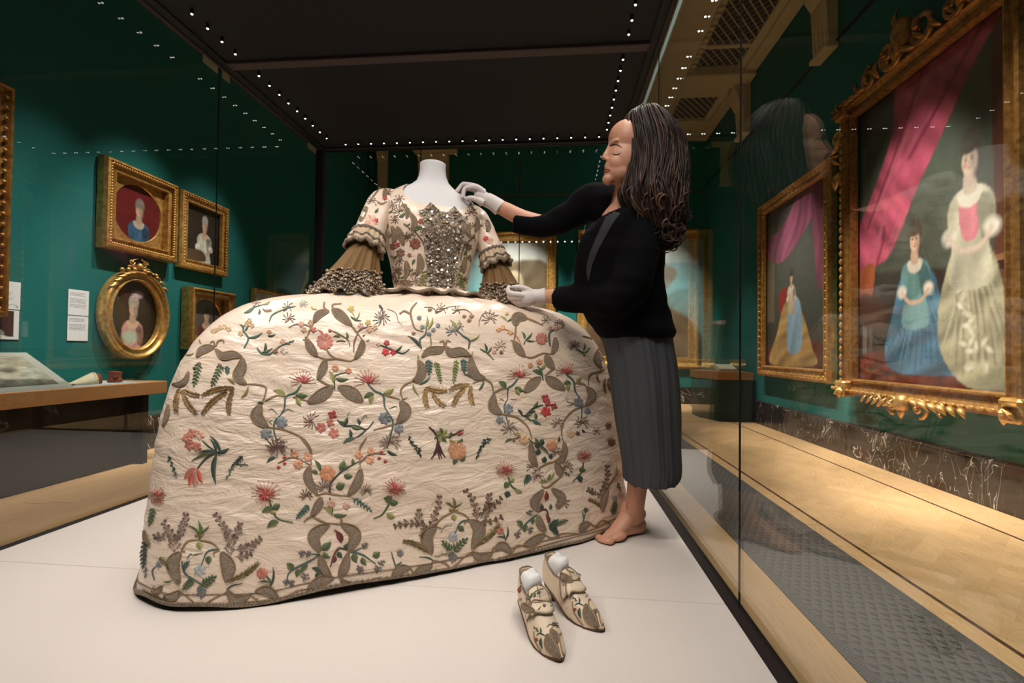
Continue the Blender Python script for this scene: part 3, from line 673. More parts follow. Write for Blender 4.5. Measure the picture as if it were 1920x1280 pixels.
# end wall
p = Paint(90, 110, (150, 160, 160)); p.poly([(-.05, .0), (1.05, .0), (1.05, .2), (-.05, .2)], (196, 198, 194), blur=2, smooth=False); p.ell(.25, .5, .3, .3, (120, 172, 176), .6); p.poly([(.3, .25), (1.05, .22), (1.05, 1.05), (.0, 1.05), (.1, .7), (.45, .5)], (112, 96, 74), (.9, 5, .5), blur=3); p.poly([(.55, .3), (.7, .3), (.78, .6), (.95, .75), (.6, .8)], (168, 154, 126), (1.4, 6, .3), blur=2); p.grain(.15, 5)  # pale top band: glare off the picture glass, painted into the canvas colour
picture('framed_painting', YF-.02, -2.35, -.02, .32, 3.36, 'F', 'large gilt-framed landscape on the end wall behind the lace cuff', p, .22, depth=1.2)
p = Paint(96, 110, (124, 150, 158)); p.poly([(-.05, .0), (1.05, .0), (1.05, .2), (-.05, .2)], (192, 194, 190), blur=2, smooth=False); p.ell(.4, .3, .4, .14, (92, 82, 58), .6); p.poly([(.5, .75), (.75, .5), (1.05, .45), (1.05, 1.05), (-.05, 1.05), (-.05, .7)], (104, 82, 60), (.6, 6, .4), blur=3)  # same painted glare strip along the top edge, then foliage and ground
p.poly([(.52, .36), (.68, .36), (.72, .6), (.66, .62), (.7, .9), (.55, .95), (.52, .6)], (190, 164, 128), (1.4, 5, .2)); p.poly([(.5, .37), (.66, .37), (.7, .6), (.5, .6)], (52, 62, 46)); p.ell(.6, .3, .035, .045, (206, 160, 130), .2); p.ell(.635, .3, .03, .05, (170, 164, 156), .3); p.grain(.1, 4)
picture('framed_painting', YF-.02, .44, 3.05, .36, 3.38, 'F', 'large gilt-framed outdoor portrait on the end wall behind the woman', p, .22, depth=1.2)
# wall labels
def card(x, y0, y1, z0, z1, side, label, kind='text'):
    o = thing('wall_label', (x, (y0+y1)/2, (z0+z1)/2), label, 'label', 'white information cards', math.pi/2 if side == 'L' else -math.pi/2)
    p = Paint(60, 80, (238, 238, 242))
    def text(a, b, n, x1=.86):
        for i in range(n):
            y = a+(b-a)*i/n; x = .08
            while x < x1-.03:
                l = random.uniform(.03, .1); p.rect(x, y, min(x+l, x1), y+.009, (150, 150, 156)); x += l+.02
    if kind == 'text': text(.06, .14, 3, .8); text(.18, .36, 8); text(.56, .64, 3, .8); text(.68, .82, 6)
    if kind == 'audio':
        text(.07, .2, 3, .75); text(.38, .7, 9)
        p.line([(.78, .93), (.79, .86), (.86, .83), (.93, .86), (.94, .93)], .012, (60, 60, 64))
    if kind == 'photo':
        p.rect(.04, .04, .9, .9, (62, 34, 38)); p.lady(.42, .42, .2, (206, 212, 200), (150, 150, 146), wide=1.1)
    p.canvas('card', y1-y0, z1-z0, PRINTM, o, y=-.003, thick=.005); return o
lb = card(XL+.005, 3.90, 4.09, .73, 1.2, 'L', 'tall white text card on the green wall left of the oval portrait'); MB().box2((-.096, -.0045, -.004), (.096, -.002, .000)).build('fold_line', BLACKM, lb, world=False)
card(XL+.005, 3.1, 3.515, .975, 1.2, 'L', 'white text card with headphone symbol at the left edge', 'audio')
card(XL+.005, 3.1, 3.51, .73, .968, 'L', 'card printed with a small portrait under the headphone text card', 'photo')
card(XR-.005, 5.555, 5.66, .79, 1.0, 'R', 'small white label between the two large paintings on the right')
# ------------------------------------------------------------------ wall desk with vitrine on the left
desk = thing('display_desk', (-4.1, 2.5, ZF), 'long oak-topped display desk with black base against the left wall', 'desk')
MB().box2((XL+.005, .3, .235), (-3.8, 4.33, .35), bev=.004).build('worktop', OAK2, desk)
MB().box2((XL+.04, .3, ZF), (-4.02, 4.26, .235)).build('base', BLACKM, desk)
for y in (1.2, 2.7, 4.2): MB().box2((-4.02, y-.03, ZF), (-3.9, y+.03, .235), bev=.003).build('leg_panel', BLACKM, desk)
vit = thing('glass_cover', (-4.1, 2.4, .35), 'low clear glass cover over the exhibits on the oak desk', 'glass cover')
MB().box2((-3.866, .5, .352), (-3.86, 4.16, .655)).build('glass_pane', GLASS, vit)
MB().box2((-4.36, 4.16, .352), (-3.86, 4.166, .655)).build('glass_pane', GLASS, vit)
MB().box2((-4.36, .5, .655), (-3.86, 4.166, .661)).build('glass_pane', GLASS, vit)
mt = MB().box2((-4.37, .48, .350), (-3.85, 4.18, .3515)).build('display_mat', simple('mat_pale', (206, 210, 214), .8)); tag(mt, 'pale flat display mat lying on the oak desk top', 'display mat')
# sloped mount with print
bd_ = thing('mounted_print', (-4.08, 2.95, .352), 'sloping pale board with a sketchy figure print inside the desk vitrine', 'print')
MB().prism([(-3.875, .353), (-4.31, .625), (-4.325, .625), (-4.325, .353)], 'y', 2.2, 3.49).build('board', simple('board_grey', (196, 192, 186), .8), bd_)
p = Paint(70, 44, (196, 184, 166)); p.ell(.5, .5, .6, .5, (176, 164, 148), .7)
for i in range(26):
    x, y = random.random(), .3+.5*random.random(); p.ell(x, y, .03+.06*random.random(), .04+.07*random.random(), random.choice([(140, 130, 118), (206, 198, 182), (120, 112, 102), (170, 116, 92), (212, 206, 196)]), .5, random.random()*3)
p.poly([(0, .8), (.4, .72), (1, .85), (1, 1), (0, 1)], (122, 114, 104), (.2, 9, .4)); p.grain(.25, 2)
hh = math.hypot(.435, .272); cv = p.canvas('print_sheet', 1.1, hh*.78, PRINTM, bd_, y=0, thick=.001)
cv.rotation_euler = (R_(90)-math.atan2(.272, .435)-R_(0), 0, math.pi/2); cv.rotation_mode = 'XYZ'
_ex = Vector((0, 1, 0)); _ez = Vector((-.435, 0, .272)).normalized(); _ey = _ez.cross(_ex)
cv.matrix_local = Matrix(((_ex.x, _ey.x, _ez.x, 0), (_ex.y, _ey.y, _ez.y, 0), (_ex.z, _ey.z, _ez.z, 0), (0, 0, 0, 1)))
cv.location = Vector((-4.0925, 2.86, .489)) - bd_.location + (-_ey*.004 if _ey.z < 0 else _ey*.004) 
# two small historic pieces of dress
SUEDE = simple('cream_leather', (222, 206, 176), .7, nscale=40, namp=.1, bump=.2); RUST = simple('rust_leather', (140, 66, 46), .6, nscale=50, namp=.15, bump=.25)
t = thing('leather_slipper', (-4.05, 3.73, .352), 'cream pointed slipper with rust-brown back lying in the vitrine', 'slipper')
rr = []
for k, q in enumerate(np.linspace(0, 1, 10)):
    y = 3.60+.21*q; wd = .012+.05*math.sin(min(q*1.25, 1)*1.57); hz = .012+.085*q**1.1
    rr.append([(-4.05+wd*math.cos(a), y, .355+max(0, math.sin(a))*hz+ (.004 if math.sin(a) > 0 else 0)) for a in np.linspace(0, 2*math.pi, 15)[:-1]])
MB().rings(rr, capa=True, capb=True).build('vamp', SUEDE, t, True)
rr = []
for q in np.linspace(0, 1, 6):
    y = 3.78+.07*q-.012*math.sin(q*3.14); rr.append([(-4.05+(.062-.012*q*q)*math.cos(a), y+.014*max(0, math.sin(a)), .354+max(0, math.sin(a))*(.098-.01*q)) for a in np.linspace(0, 2*math.pi, 15)[:-1]])
MB().rings(rr, capa=True, capb=True).build('back', RUST, t, True)
mb = MB(); mb.tube([(-4.02, 3.62, .362), (-4.0, 3.60, .358), (-4.03, 3.585, .358), (-4.06, 3.6, .36), (-4.03, 3.63, .362)], .005, 6); mb.build('tie', BLACKM, t, True)
t = thing('leather_bootee', (-4.05, 4.02, .352), 'small rust-brown rounded leather piece beside the slipper', 'bootee')
rr = [[(-4.05+r*.9*math.cos(a), 4.02+r*math.sin(a), .354+z+(.012*math.cos(a*1+1) if z > .05 else 0)) for a in np.linspace(0, 2*math.pi, 19)[:-1]] for z, r in ((0, .05), (.01, .062), (.03, .056), (.05, .048), (.07, .052), (.088, .058), (.092, .052), (.07, .044), (.02, .04))]
MB().rings(rr, capa=True, capb=True).build('body', RUST, t, True)
rr = [[(-4.012+.03*math.cos(a)*.6, 3.99+.022*math.sin(a), .40+.02*math.sin(a*2)*.3+k*.004) for a in np.linspace(0, 2*math.pi, 11)[:-1]] for k in range(2)]
MB().rings(rr, capa=True, capb=True).build('strap_tab', simple('tab_dark', (92, 42, 30), .6), t)
# green cabinet by the right wall
cb = thing('display_cabinet', (2.88, 8.3, ZF), 'dark green cabinet with oak top beneath the tall painting at the far right', 'cabinet')
bp = [(2.63, 8.02), (3.16, 8.02), (3.16, 8.95), (2.45, 8.95), (2.45, 8.5)]
mb = MB(); mb.prism([(2.882+(a-2.882)*.97, 8.45+(b-8.45)*.97) for a, b in bp], 'z', ZF, ZF+.13); mb.build('plinth', GREENP, cb)
mb = MB(); mb.prism(bp, 'z', ZF+.135, .245); mb.build('body', GREENP, cb)
mb = MB(); mb.prism([(2.88+(a-2.88)*1.03, 8.45+(b-8.45)*1.02) for a, b in bp], 'z', .25, .375); mb.build('worktop', OAK2, cb)
vc = thing('glass_cover', (2.8, 8.4, .375), 'small clear glass box on top of the green cabinet', 'glass cover')
for a, b in (((2.60, 8.1, .376), (3.08, 8.106, .58)), ((2.594, 8.1, .376), (2.60, 8.8, .58)), ((3.08, 8.1, .376), (3.086, 8.8, .58)), ((2.594, 8.1, .58), (3.086, 8.8, .586))): MB().box2(a, b).build('glass_pane', GLASS, vc)
bk = thing('open_book', (2.85, 8.35, .377), 'pale open book on a stand inside the far glass box', 'book')
MB().prism([(8.2, .378), (8.5, .378), (8.5, .46), (8.48, .465), (8.2, .4)], 'x', 2.7, 2.99).build('stand', simple('stand_white', (205, 200, 190), .7), bk)
for sg in (0, 1): MB().box((2.775+.14*sg, 8.34, .45), (.135, .26, .016), Matrix.Rotation(R_(15), 3, 'X')).build('page_block', simple('page_cream', (226, 214, 190), .8), bk)
# ------------------------------------------------------------------ court dress on a mannequin
DA = R_(31.4); DE = Vector((math.cos(DA), math.sin(DA), 0)); DN = Vector((-math.sin(DA), math.cos(DA), 0)); DC = Vector((-.5, 1.78, 0))
def D(x, y, z): return DC + DE*x + DN*y + Vector((0, 0, z))
def silk_mat():
    t = NT('cream_silk'); v = t.coord()
    weave = t.noise(t.coord((300, 300, 900)), 1, 1); f = t.noise(v, 5, 4)
    wr = t.noise(t.coord((5, 5, 15), rot=(.16, .12, 0)), 1.7, 4, .55, 1.6); w2 = t.noise(t.coord((13, 13, 34), rot=(-.2, .1, 0)), 1.3, 3, .5, .8)
    col = t.ramp(f, [(.3, lin((236, 211, 188))), (.7, lin((245, 225, 205)))])
    zz_ = t.n('ShaderNodeSeparateXYZ', {0: v}).outputs[2]; mk = t.n('ShaderNodeMapRange', {'Value': zz_, 'From Min': .82, 'From Max': .5, 'To Min': .12, 'To Max': 1.0}).outputs[0]
    h = t.math('ADD', t.math('MULTIPLY', t.math('ADD', wr, t.math('MULTIPLY', w2, .22)), mk), t.math('MULTIPLY', weave, .012))
    t.pbr(col, .30, 0, t.bump(h, .5, .02), Sheen_Weight=.1, Sheen_Roughness=.4, Specular_IOR_Level=.75); return t.m
SILK = silk_mat()
def metal_emb(name, c1, c2, sc=420, metal=.75, rough=.35):
    t = NT(name); v = t.coord(); vo = t.n('ShaderNodeTexVoronoi', {'Vector': v, 'Scale': sc}); d = vo.outputs['Distance']
    rnd = t.n('ShaderNodeSeparateColor', {0: vo.outputs['Color']}).outputs[0]
    col = t.mix(t.math('GREATER_THAN', rnd, .80), t.ramp(d, [(.1, lin(c2)), (.55, lin(c1))]), lin((236, 222, 200)))
    t.pbr(col, rough, t.math('MULTIPLY', rnd, metal), t.bump(d, .8, .003)); return t.m
RIB = metal_emb('sequin_band', (138, 114, 94), (182, 158, 134), 1500, .2, .42)
SEQ = metal_emb('stomacher_silver', (112, 94, 76), (200, 184, 162), 420, .5, .3)
EMB = attr_mat('embroidery_silk', .55, bscale=900, bump=.35)
BRAID = metal_emb('metal_braid', (126, 104, 86), (170, 148, 124), 1200, .25, .5)
dress = thing('court_dress', tuple(DC), 'very wide cream silk court gown embroidered with flowers, on a stand', 'dress')
PROF = [(.905, .128, .096, 2.1), (.893, .15, .106, 2.1), (.884, .22, .128, 2.2), (.874, .36, .165, 2.3), (.863, .48, .19, 2.4), (.839, .585, .210, 2.5), (.805, .652, .228, 2.6), (.76, .702, .246, 2.7), (.695, .750, .262, 2.8), (.615, .786, .280, 2.9),
        (.515, .812, .297, 3.0), (.395, .828, .314, 3.1), (.27, .840, .333, 3.15), (.145, .848, .352, 3.2), (.012, .854, .370, 3.2)]
def prof_at(s):
    q = s*(len(PROF)-1); i = min(int(q), len(PROF)-2); t = q-i
    p0, p1, p2, p3 = (np.array(PROF[max(0, min(len(PROF)-1, i+k))]) for k in (-1, 0, 1, 2))
    return .5*((2*p1)+(-p0+p2)*t+(2*p0-5*p1+4*p2-p3)*t*t+(-p0+3*p1-3*p2+p3)*t**3)
def skirt_pt(s, an):
    z, a, b, p = prof_at(s); c, sn = math.cos(an), math.sin(an)
    x = a*math.copysign(abs(c)**(2/p), c); y = b*math.copysign(abs(sn)**(2/p), sn); return x+.012*(1-s), y, z
def wrinkle(x, y, z, s):
    k = min(1, max(0, (s-.38)/.25)); v = Vector((x*4.2, y*4.2, z*13+x*2.0))
    h = k*noise.noise(v + Vector((noise.noise(v*.6)*1.4, 0, noise.noise(v*.5+Vector((9, 3, 1)))*1.8)))*.0055
    h += k*(1-abs(noise.noise(Vector((x*7+3, y*7, z*20+x*6)))*2))*.0028 + noise.noise(Vector((x*2.3, y*2, z*3+5)))*.008*k
    g = 1-min(1, max(0, (s-.2)/.35)); h += g*.013*noise.noise(Vector((math.atan2(y, x*.5)*6, s*1.6, 2))); return h
NA, NS = 420, 190; rr = []
for j in range(NS+1):
    s = j/NS; row = []
    for i in range(NA):
        an = 2*math.pi*i/NA; x, y, z = skirt_pt(s, an); q = max(.2, s); h = wrinkle(x, y, z, s); r = math.hypot(x/.86, y/.34)+1e-6
        nx, ny = x/(.86**2), y/(.34**2); ln = math.hypot(nx, ny)+1e-9
        row.append(D(x+nx/ln*h, y+ny/ln*h, z+(h*.8 if s < .35 else 0) + (.006*math.sin(an*7+1)+.004*math.sin(an*13))*(s > .93)*((s-.93)/.07)))
    rr.append(row)
mb = MB(); mb.rings(rr); skirt = mb.build('skirt', SILK, dress, True)
HEM = [rr[-1][i] for i in range(NA)]
def bvh_of(mbs):
    v, f = [], []
    for m in mbs: n = len(v); v += m.v; f += [tuple(i+n for i in q) for q in m.f]
    return BVHTree.FromPolygons([Vector(p) for p in v], f)
SK_BVH = bvh_of([mb])
# hem braid: cord plus a row of small loops
m2 = MB(); m2.tube([h + Vector((0, 0, .004)) for h in HEM] + [HEM[0] + Vector((0, 0, .004))], .0042, 6, caps=False); 
m2.tube([rr[-5][i]*1.0 + (rr[-5][i]-D(0, 0, rr[-5][i].z)).normalized()*.0015 for i in range(NA)] + [rr[-5][0]], .0016, 5, caps=False); m2.build('hem_cord', BRAID, skirt, True)
m2 = MB()
for i in range(NA):
    p_ = (HEM[i]+rr[-2][i])/2; o_ = (p_-D(0, 0, p_.z)).normalized(); m2.ell(p_+o_*.003+Vector((0, 0, .006)), (.0036, .0036, .0042), n=6, m=4)
tag(m2.build('hem_loops', BRAID, skirt, True), kind='stuff')
# mannequin torso
TOR = [(.86, .128, .098), (.92, .130, .099), (.98, .142, .104), (1.05, .160, .112), (1.11, .176, .118), (1.16, .186, .116), (1.20, .190, .108), (1.24, .182, .096), (1.27, .160, .084), (1.295, .125, .072), (1.315, .088, .062), (1.335, .066, .056), (1.36, .056, .053), (1.385, .053, .052), (1.405, .054, .052)]
def tor_at(z):
    for (z0, a0, b0), (z1, a1, b1) in zip(TOR[:-1], TOR[1:]):
        if z <= z1: t = max(0, (z-z0)/(z1-z0)); return a0+(a1-a0)*t, b0+(b1-b0)*t
    return TOR[-1][1:]
TX = .018
def tor(an, z, off=0):
    a, b = tor_at(z); a += off; b += off; c, s = math.cos(an), math.sin(an)
    bust = .022*math.exp(-((z-1.13)/.05)**2)*max(0, -s)**2
    return D(TX+a*math.copysign(abs(c)**.9, c), b*s-bust+.012*(z-1.1)*0 - .02*max(0, (1.32-z))*0, z + (.012*(c) if z > 1.34 else 0)*0)
man = thing('mannequin', tuple(D(0, 0, .01)), 'white fabric-covered mannequin bust with cut neck inside the gown', 'mannequin')
CALICO = simple('white_calico', (226, 224, 224), .75, nscale=60, namp=.02, bump=.05, bscale=400)
zz = [.95, 1.0, 1.05, 1.1, 1.14, 1.18, 1.2, 1.22, 1.24, 1.255, 1.27, 1.282, 1.295, 1.305, 1.315, 1.325, 1.335, 1.347, 1.36, 1.372, 1.385, 1.395, 1.405]
mb = MB(); mb.rings([[tor(2*math.pi*i/48, z, -.004) for i in range(48)] for z in zz] + [[tor(2*math.pi*i/48, 1.409, -.01) for i in range(48)], [tor(2*math.pi*i/48, 1.409, -.04) for i in range(48)]], capb=True)
mb.build('bust', CALICO, man, True)
MB().tube([D(TX, 0, .96), D(TX, 0, .0)], .02, 12).build('pole', DARKM, man); MB().tube([D(TX, 0, .012), D(TX, 0, 0)], [.1, .11], 20).build('foot_plate', DARKM, man)
# bodice
def zt(an):
    f = max(0, -math.sin(an)); x = abs(math.cos(an))
    return 1.302 - .088*min(1, max(0, (f-.50)/.42)) if f > .50 else 1.302
BOD = MB(); rows = []
for j in range(41):
    t = j/40; row = []
    for i in range(96):
        an = 2*math.pi*i/96; z0 = .868; z = z0+(zt(an)-z0)*t
        h = .002*noise.noise(Vector((math.cos(an)*9, math.sin(an)*9, z*26))) + .0015*noise.noise(Vector((math.cos(an)*5, math.sin(an)*5, z*60)))
        row.append(tor(an, z, .006+h + (.01*(1-t)**6)))
    rows.append(row)
BOD.rings(rows); bod = BOD.build('bodice', SILK, dress, True)
# peplum / ruffled waist edge
PEP = MB(); rows = []
for j in range(9):
    t = j/8; row = []
    for i in range(180):
        an = 2*math.pi*i/180; a = .14+.085*t*(1 if abs(math.cos(an)) > .3 else .7)+.05*t*abs(math.cos(an)); b = .108+.03*t; wv = .006*t*math.sin(an*23)+.004*t*math.sin(an*41+1)
        row.append(D(TX+(a+wv)*math.cos(an), (b+wv)*math.sin(an)-.006, .915-.020*t+.006*math.sin(an*17)*t*t))
    rows.append(row)
PEP.rings(rows); pep = PEP.build('peplum', SILK, dress, True)
m2 = MB(); m2.tube([p_ + Vector((0, 0, .003)) for p_ in rows[-1]] + [rows[-1][0]], .006, 6, caps=False); m2.build('peplum_trim', BRAID, pep, True)
# stomacher: triangular jewelled panel with two peaks
ST = MB(); rows = []
for j in range(31):
    t = j/30; row = []
    for i in range(21):
        u = -1+2*i/20; wd = .030+.060*t**.9; cx = .024
        ztop = 1.19+.034*max(0, 1-abs(abs(u)-.5)/.34)+(-.004*abs(u)); z = .858+(ztop-.858)*t
        x = cx+u*wd; a, b = tor_at(z); a += .012; b += .013; c = max(-1, min(1, (x-TX)/a)); an = -math.acos(math.copysign(abs(c)**(1/.9), c))
        p_ = tor(an, z, .013 + .003*noise.noise(Vector((x*90, z*90, 1)))); row.append(p_)
    rows.append(row)
ST.rings(rows, close=False); st_o = ST.build('stomacher', SEQ, dress, False)
m2 = MB()
for i in range(620):
    j = random.randrange(1, 30); k = random.randrange(0, 20); p_ = rows[j][k].lerp(rows[j][k+1], random.random()); n_ = (rows[min(30, j+1)][k]-rows[j][k]).cross(rows[j][k+1]-rows[j][k]).normalized()
    if n_.dot(p_-D(TX, 0, p_.z)) < 0: n_ = -n_
    q = (n_+Vector((random.uniform(-.8, .8), random.uniform(-.8, .8), random.uniform(-.6, .9)))).normalized(); e1 = q.orthogonal().normalized(); e2 = q.cross(e1); r = random.uniform(.002, .0062); c = p_+n_*random.uniform(.001, .008)
    m2.mi = random.choice((0, 0, 0, 1, 1, 2)); m2.add([c+(e1*math.cos(a)+e2*math.sin(a))*r for a in np.linspace(0, 2*math.pi, 7)[:-1]], [tuple(range(6))])
SPK = simple('silver_spangle', (240, 232, 220), .2, .55); SPD = simple('dull_spangle', (150, 126, 96), .35, .4); SPG = simple('brown_lace', (106, 82, 58), .7)
tag(m2.build('spangles', [SPK, SPD, SPG], st_o), kind='stuff')
# sleeves, cuffs and lace falls
SLV = []
def sleeve(sg, pts, rad, fall, label):
    mb = MB(); pts = catmull(pts, 6); n = len(pts); rows = []
    q = [D(*p_) for p_ in pts]; rad = np.interp(np.linspace(0, 1, n), np.linspace(0, 1, len(rad)), rad)
    for i in range(n):
        t = (q[min(i+1, n-1)]-q[max(i-1, 0)]).normalized(); a = DN - t*DN.dot(t); a.normalize(); b = t.cross(a); row = []
        for k in range(48):
            an = 2*math.pi*k/48; r = rad[i]*(1+.04*noise.noise(Vector((an*2, i*.55, sg*3)))+.03*noise.noise(Vector((math.cos(an)*3, math.sin(an)*3, i*.9))))
            row.append(q[i]+(a*math.cos(an)+b*math.sin(an))*r)
        rows.append(row)
    mb.rings(rows); SLV.append(mb); so = mb.build('sleeve', SILK, dress, True)
    e = q[-1]; t = (q[-1]-q[-3]).normalized()
    # gathered cuff band
    rows2 = []
    for j in range(9):
        s = j/8; row = []
        for k in range(120):
            an = 2*math.pi*k/120; a = DN - t*DN.dot(t); a.normalize(); b = t.cross(a); r = rad[-1]*(1.02+.10*math.sin(s*3.1)) + .010*s + .004*math.sin(an*11+s*4)*s + .0022*math.sin(an*19)
            row.append(e+t*(-.035+.06*s+.006*math.sin(an*9)*s)+(a*math.cos(an)+b*math.sin(an))*r)
        rows2.append(row)
    m2 = MB(); m2.rings(rows2); cf = m2.build('cuff', CUFFM, dress, True)
    m3 = MB(); m3.tube(rows2[-1]+[rows2[-1][0]], .007, 6, caps=False); m3.tube(rows2[0]+[rows2[0][0]], .007, 6, caps=False); m3.tube(rows2[5]+[rows2[5][0]], .004, 6, caps=False); m3.build('cuff_trim', BRAID, cf, True)
    # lace fall: flaring ruffle laid on the skirt
    rows3 = []; NK = 168
    for j in range(25):
        s = j/24; row = []
        for k in range(NK):
            an = 2*math.pi*k/NK; c, sn = math.cos(an), math.sin(an)
            x0, y0, z0 = e.x, e.y, e.z; ctr = e + (Vector(D(*fall[0]))-e)*s; rx = rad[-1]*.92+(fall[1]-rad[-1]*.92)*s**1.3; ry = rad[-1]*.92+(fall[2]-rad[-1]*.92)*s**1.3
            wv = (.010*math.sin(an*9+sg)+.006*math.sin(an*17+2))*s
            p_ = ctr + DE*(c*(rx+wv)) + DN*(sn*(ry+wv)); p_ = p_+Vector((0, 0, .010*s*math.sin(an*13)*s)); row.append(p_)
        rows3.append(row)
    # drape on the skirt: keep the lower edge just above it
    for row in rows3:
        for k, p_ in enumerate(row):
            h = SK_BVH.ray_cast(Vector((p_.x, p_.y, 1.5)), Vector((0, 0, -1)))
            if h[0] is not None and p_.z < h[0].z+.006: row[k] = Vector((p_.x, p_.y, h[0].z+.006+.003*math.sin(k*1.7)))
    m4 = MB(); m4.rings(rows3[:15]); lf_ = m4.build('lace_fall', NETM, dress, True)
    m5 = MB(); m5.rings(rows3[14:]); m5.build('lace_border', LACE, lf_, True)
    m6 = MB()
    for j in range(14, 25, 2):
        for k in range(0, NK, 2):
            if random.random() < .66:
                a_ = rows3[j][(k+(j//2 % 2)) % NK]; out = (a_-D(fall[0][0], fall[0][1], a_.z)).normalized(); r = random.uniform(.0036, .0062)
                m6.ell(a_+out*.003+Vector((0, 0, .002)), (r, r, r*.8), n=7, m=5, col=random.choice([lin((190, 170, 140)), lin((150, 124, 92)), lin((118, 92, 64)), lin((206, 190, 164))]))
    tag(m6.build('lace_dots', LDOT, lf_, True), kind='stuff')
    return so
CUFFM = simple('cuff_silk', (190, 166, 138), .5, nscale=60, namp=.2, bump=.2, bscale=120)
def net_mat():
    t = NT('tulle_net'); b = t.n('ShaderNodeBsdfPrincipled', {'Base Color': (*lin((132, 98, 54)), 1), 'Roughness': .7}); tr = t.n('ShaderNodeBsdfTransparent'); f = t.noise(t.coord(), 700, 1)
    mx = t.n('ShaderNodeMixShader', {0: t.math('ADD', t.math('MULTIPLY', f, .3), .68), 1: tr.outputs[0], 2: b.outputs[0]}); t.l(mx.outputs[0], t.out.inputs[0]); return t.m
NETM = net_mat(); LACE = metal_emb('lace_brown', (56, 40, 28), (112, 86, 60), 420, .2, .6); LDOT = attr_mat('lace_dot', .5, .2)
sleeve(-1, [(-.11, .012, 1.262), (-.166, .0, 1.228), (-.205, -.028, 1.15), (-.236, -.06, 1.058)], [.030, .052, .050, .052], ((-.30, -.07, .872), .115, .10), '')
sleeve(1, [(.148, .012, 1.258), (.200, .0, 1.216), (.236, -.03, 1.13), (.258, -.06, 1.045)], [.030, .049, .046, .048], ((.305, -.065, .872), .10, .095), '')
# ------------------------------------------------------------------ embroidery: every sprig is laid on the cloth it is stitched to
class Emb:
    def __init__(s): s.T = (0, 0, 1); s.mb = None; s.bvh = SK_BVH; s.lift = .0012; s.parent = skirt
    def frame(s, ox, oy, k): s.T = (ox, oy, k)
    def px(s, x, y): return (s.T[0]+x/s.T[2], s.T[1]+y/s.T[2])
    def hit(s, x, y, up=0.0):
        u, v = s.px(x, y); d = ray(u, v).normalized(); h = s.bvh.ray_cast(CAM, d)
        if h[0] is None: return None
        n = h[1] if h[1].dot(d) < 0 else -h[1]
        return h[0]+n*(s.lift+up)
    def start(s, name): s.end(); s.mb = MB(); s.name = {'ribbon': 'scroll_leaf', 'hem': 'hem_line', 'pomegranate': 'bud_leaves', 'wheat': 'wheat_leaves', 'leaf': 'garland_leaf', 'feather': 'spray_stem'}.get(name.split('_')[0], name)
    def piece(s, name, fn):
        """one stitched piece as an object of its own"""
        keep = s.mb; s.mb = MB(); fn()
        if s.mb.f: s.mb.build(name, [EMB, RIB], s.parent, True)
        s.mb = keep
    def end(s):
        if s.mb is not None and s.mb.f: s.mb.build(s.name, [EMB, RIB], s.parent, True)
        s.mb = None
    def strip(s, cen, wid, col, up=.0016, mi=0, col2=None):
        """ribbon along centre points (crop units), half widths"""
        n = len(cen); cen = np.array(cen); rows = []
        for i in range(n):
            t = cen[min(i+1, n-1)]-cen[max(i-1, 0)]; L = np.hypot(*t)+1e-9; nn = np.array([-t[1], t[0]])/L; a = []
            for q, h in ((1, 0), (0, up), (-1, 0)):
                p_ = s.hit(*(cen[i]+nn*q*wid[i]), h)
                if p_ is None: break
                a.append(p_)
            if len(a) == 3: rows.append(a)
            else:
                if len(rows) > 1: s._rows(rows, col, mi, col2)
                rows = []
        if len(rows) > 1: s._rows(rows, col, mi, col2)
    def _rows(s, rows, col, mi, col2):
        for r in rows:      # drop strips torn over a fold of the cloth
            if (r[0]-r[2]).length > .12: return
        for a, b in zip(rows[:-1], rows[1:]):
            if (a[1]-b[1]).length > .15: return
        s.mb.mi = mi; c = lin(col); c2 = lin(col2) if col2 else c
        s.mb.rings(rows, close=False, col=[q for _ in rows for q in (c, c, c2)])
E_ = Emb()
GR, GD, G2, TE, GOL, TAU, RED, PK, PKR, ORG, BLU, BLW, BRN, BRP, TAN, OLV, MAU, YEL, PAL = ((84, 98, 66), (58, 72, 60), (146, 142, 86), (80, 104, 92), (148, 120, 86), (136, 112, 92), (168, 72, 68), (218, 170, 148), (192, 120, 104), (212, 152, 112), (132, 138, 142), (170, 174, 174), (126, 100, 80), (136, 98, 86), (196, 168, 128), (128, 112, 68), (146, 122, 112), (200, 174, 100), (212, 192, 178))
def st(c, wd, *p):
    p = [(p[i], p[i+1]) for i in range(0, len(p), 2)]; q = catmull(p, 6); n = len(q); k = wd*E_.T[2]/2
    E_.strip(q, [k*(.55+.45*math.sin(math.pi*min(1, (i+1)/n*1.2))) for i in range(n)], c, .0012)
def lf(x, y, x2, y2, wd, c, c2=None):
    q = [np.array([x+(x2-x)*t-(y2-y)*.10*math.sin(t*3.14), y+(y2-y)*t+(x2-x)*.10*math.sin(t*3.14)]) for t in np.linspace(0, 1, 7)]
    E_.strip(q, [max(.5, wd/2*math.sin(math.pi*(t**.8))) for t in np.linspace(0.02, .99, 7)], c, .0022, 0, c2 or tuple(min(255, int(a*1.22+12)) for a in c))
def fl(*a, **k): E_.piece('embroidered_flower', lambda: _fl(*a, **k))
def _fl(x, y, r, c, n=6, c2=None):
    for i in range(n):
        an = 2*math.pi*i/n+.3; k_ = random.uniform(.88, 1.1); cc = tuple(int(min(255, a*k_)) for a in c)
        lf(x, y, x+r*math.cos(an), y+r*math.sin(an), r*.95, cc, c2)
    lf(x-r*.22, y, x+r*.22, y, r*.4, (226, 190, 130))
def dot(x, y, r, c): lf(x-r, y, x+r, y, r*2, c)
def rb(*a): E_.piece('sequined_ribbon', lambda: _rb(*a))
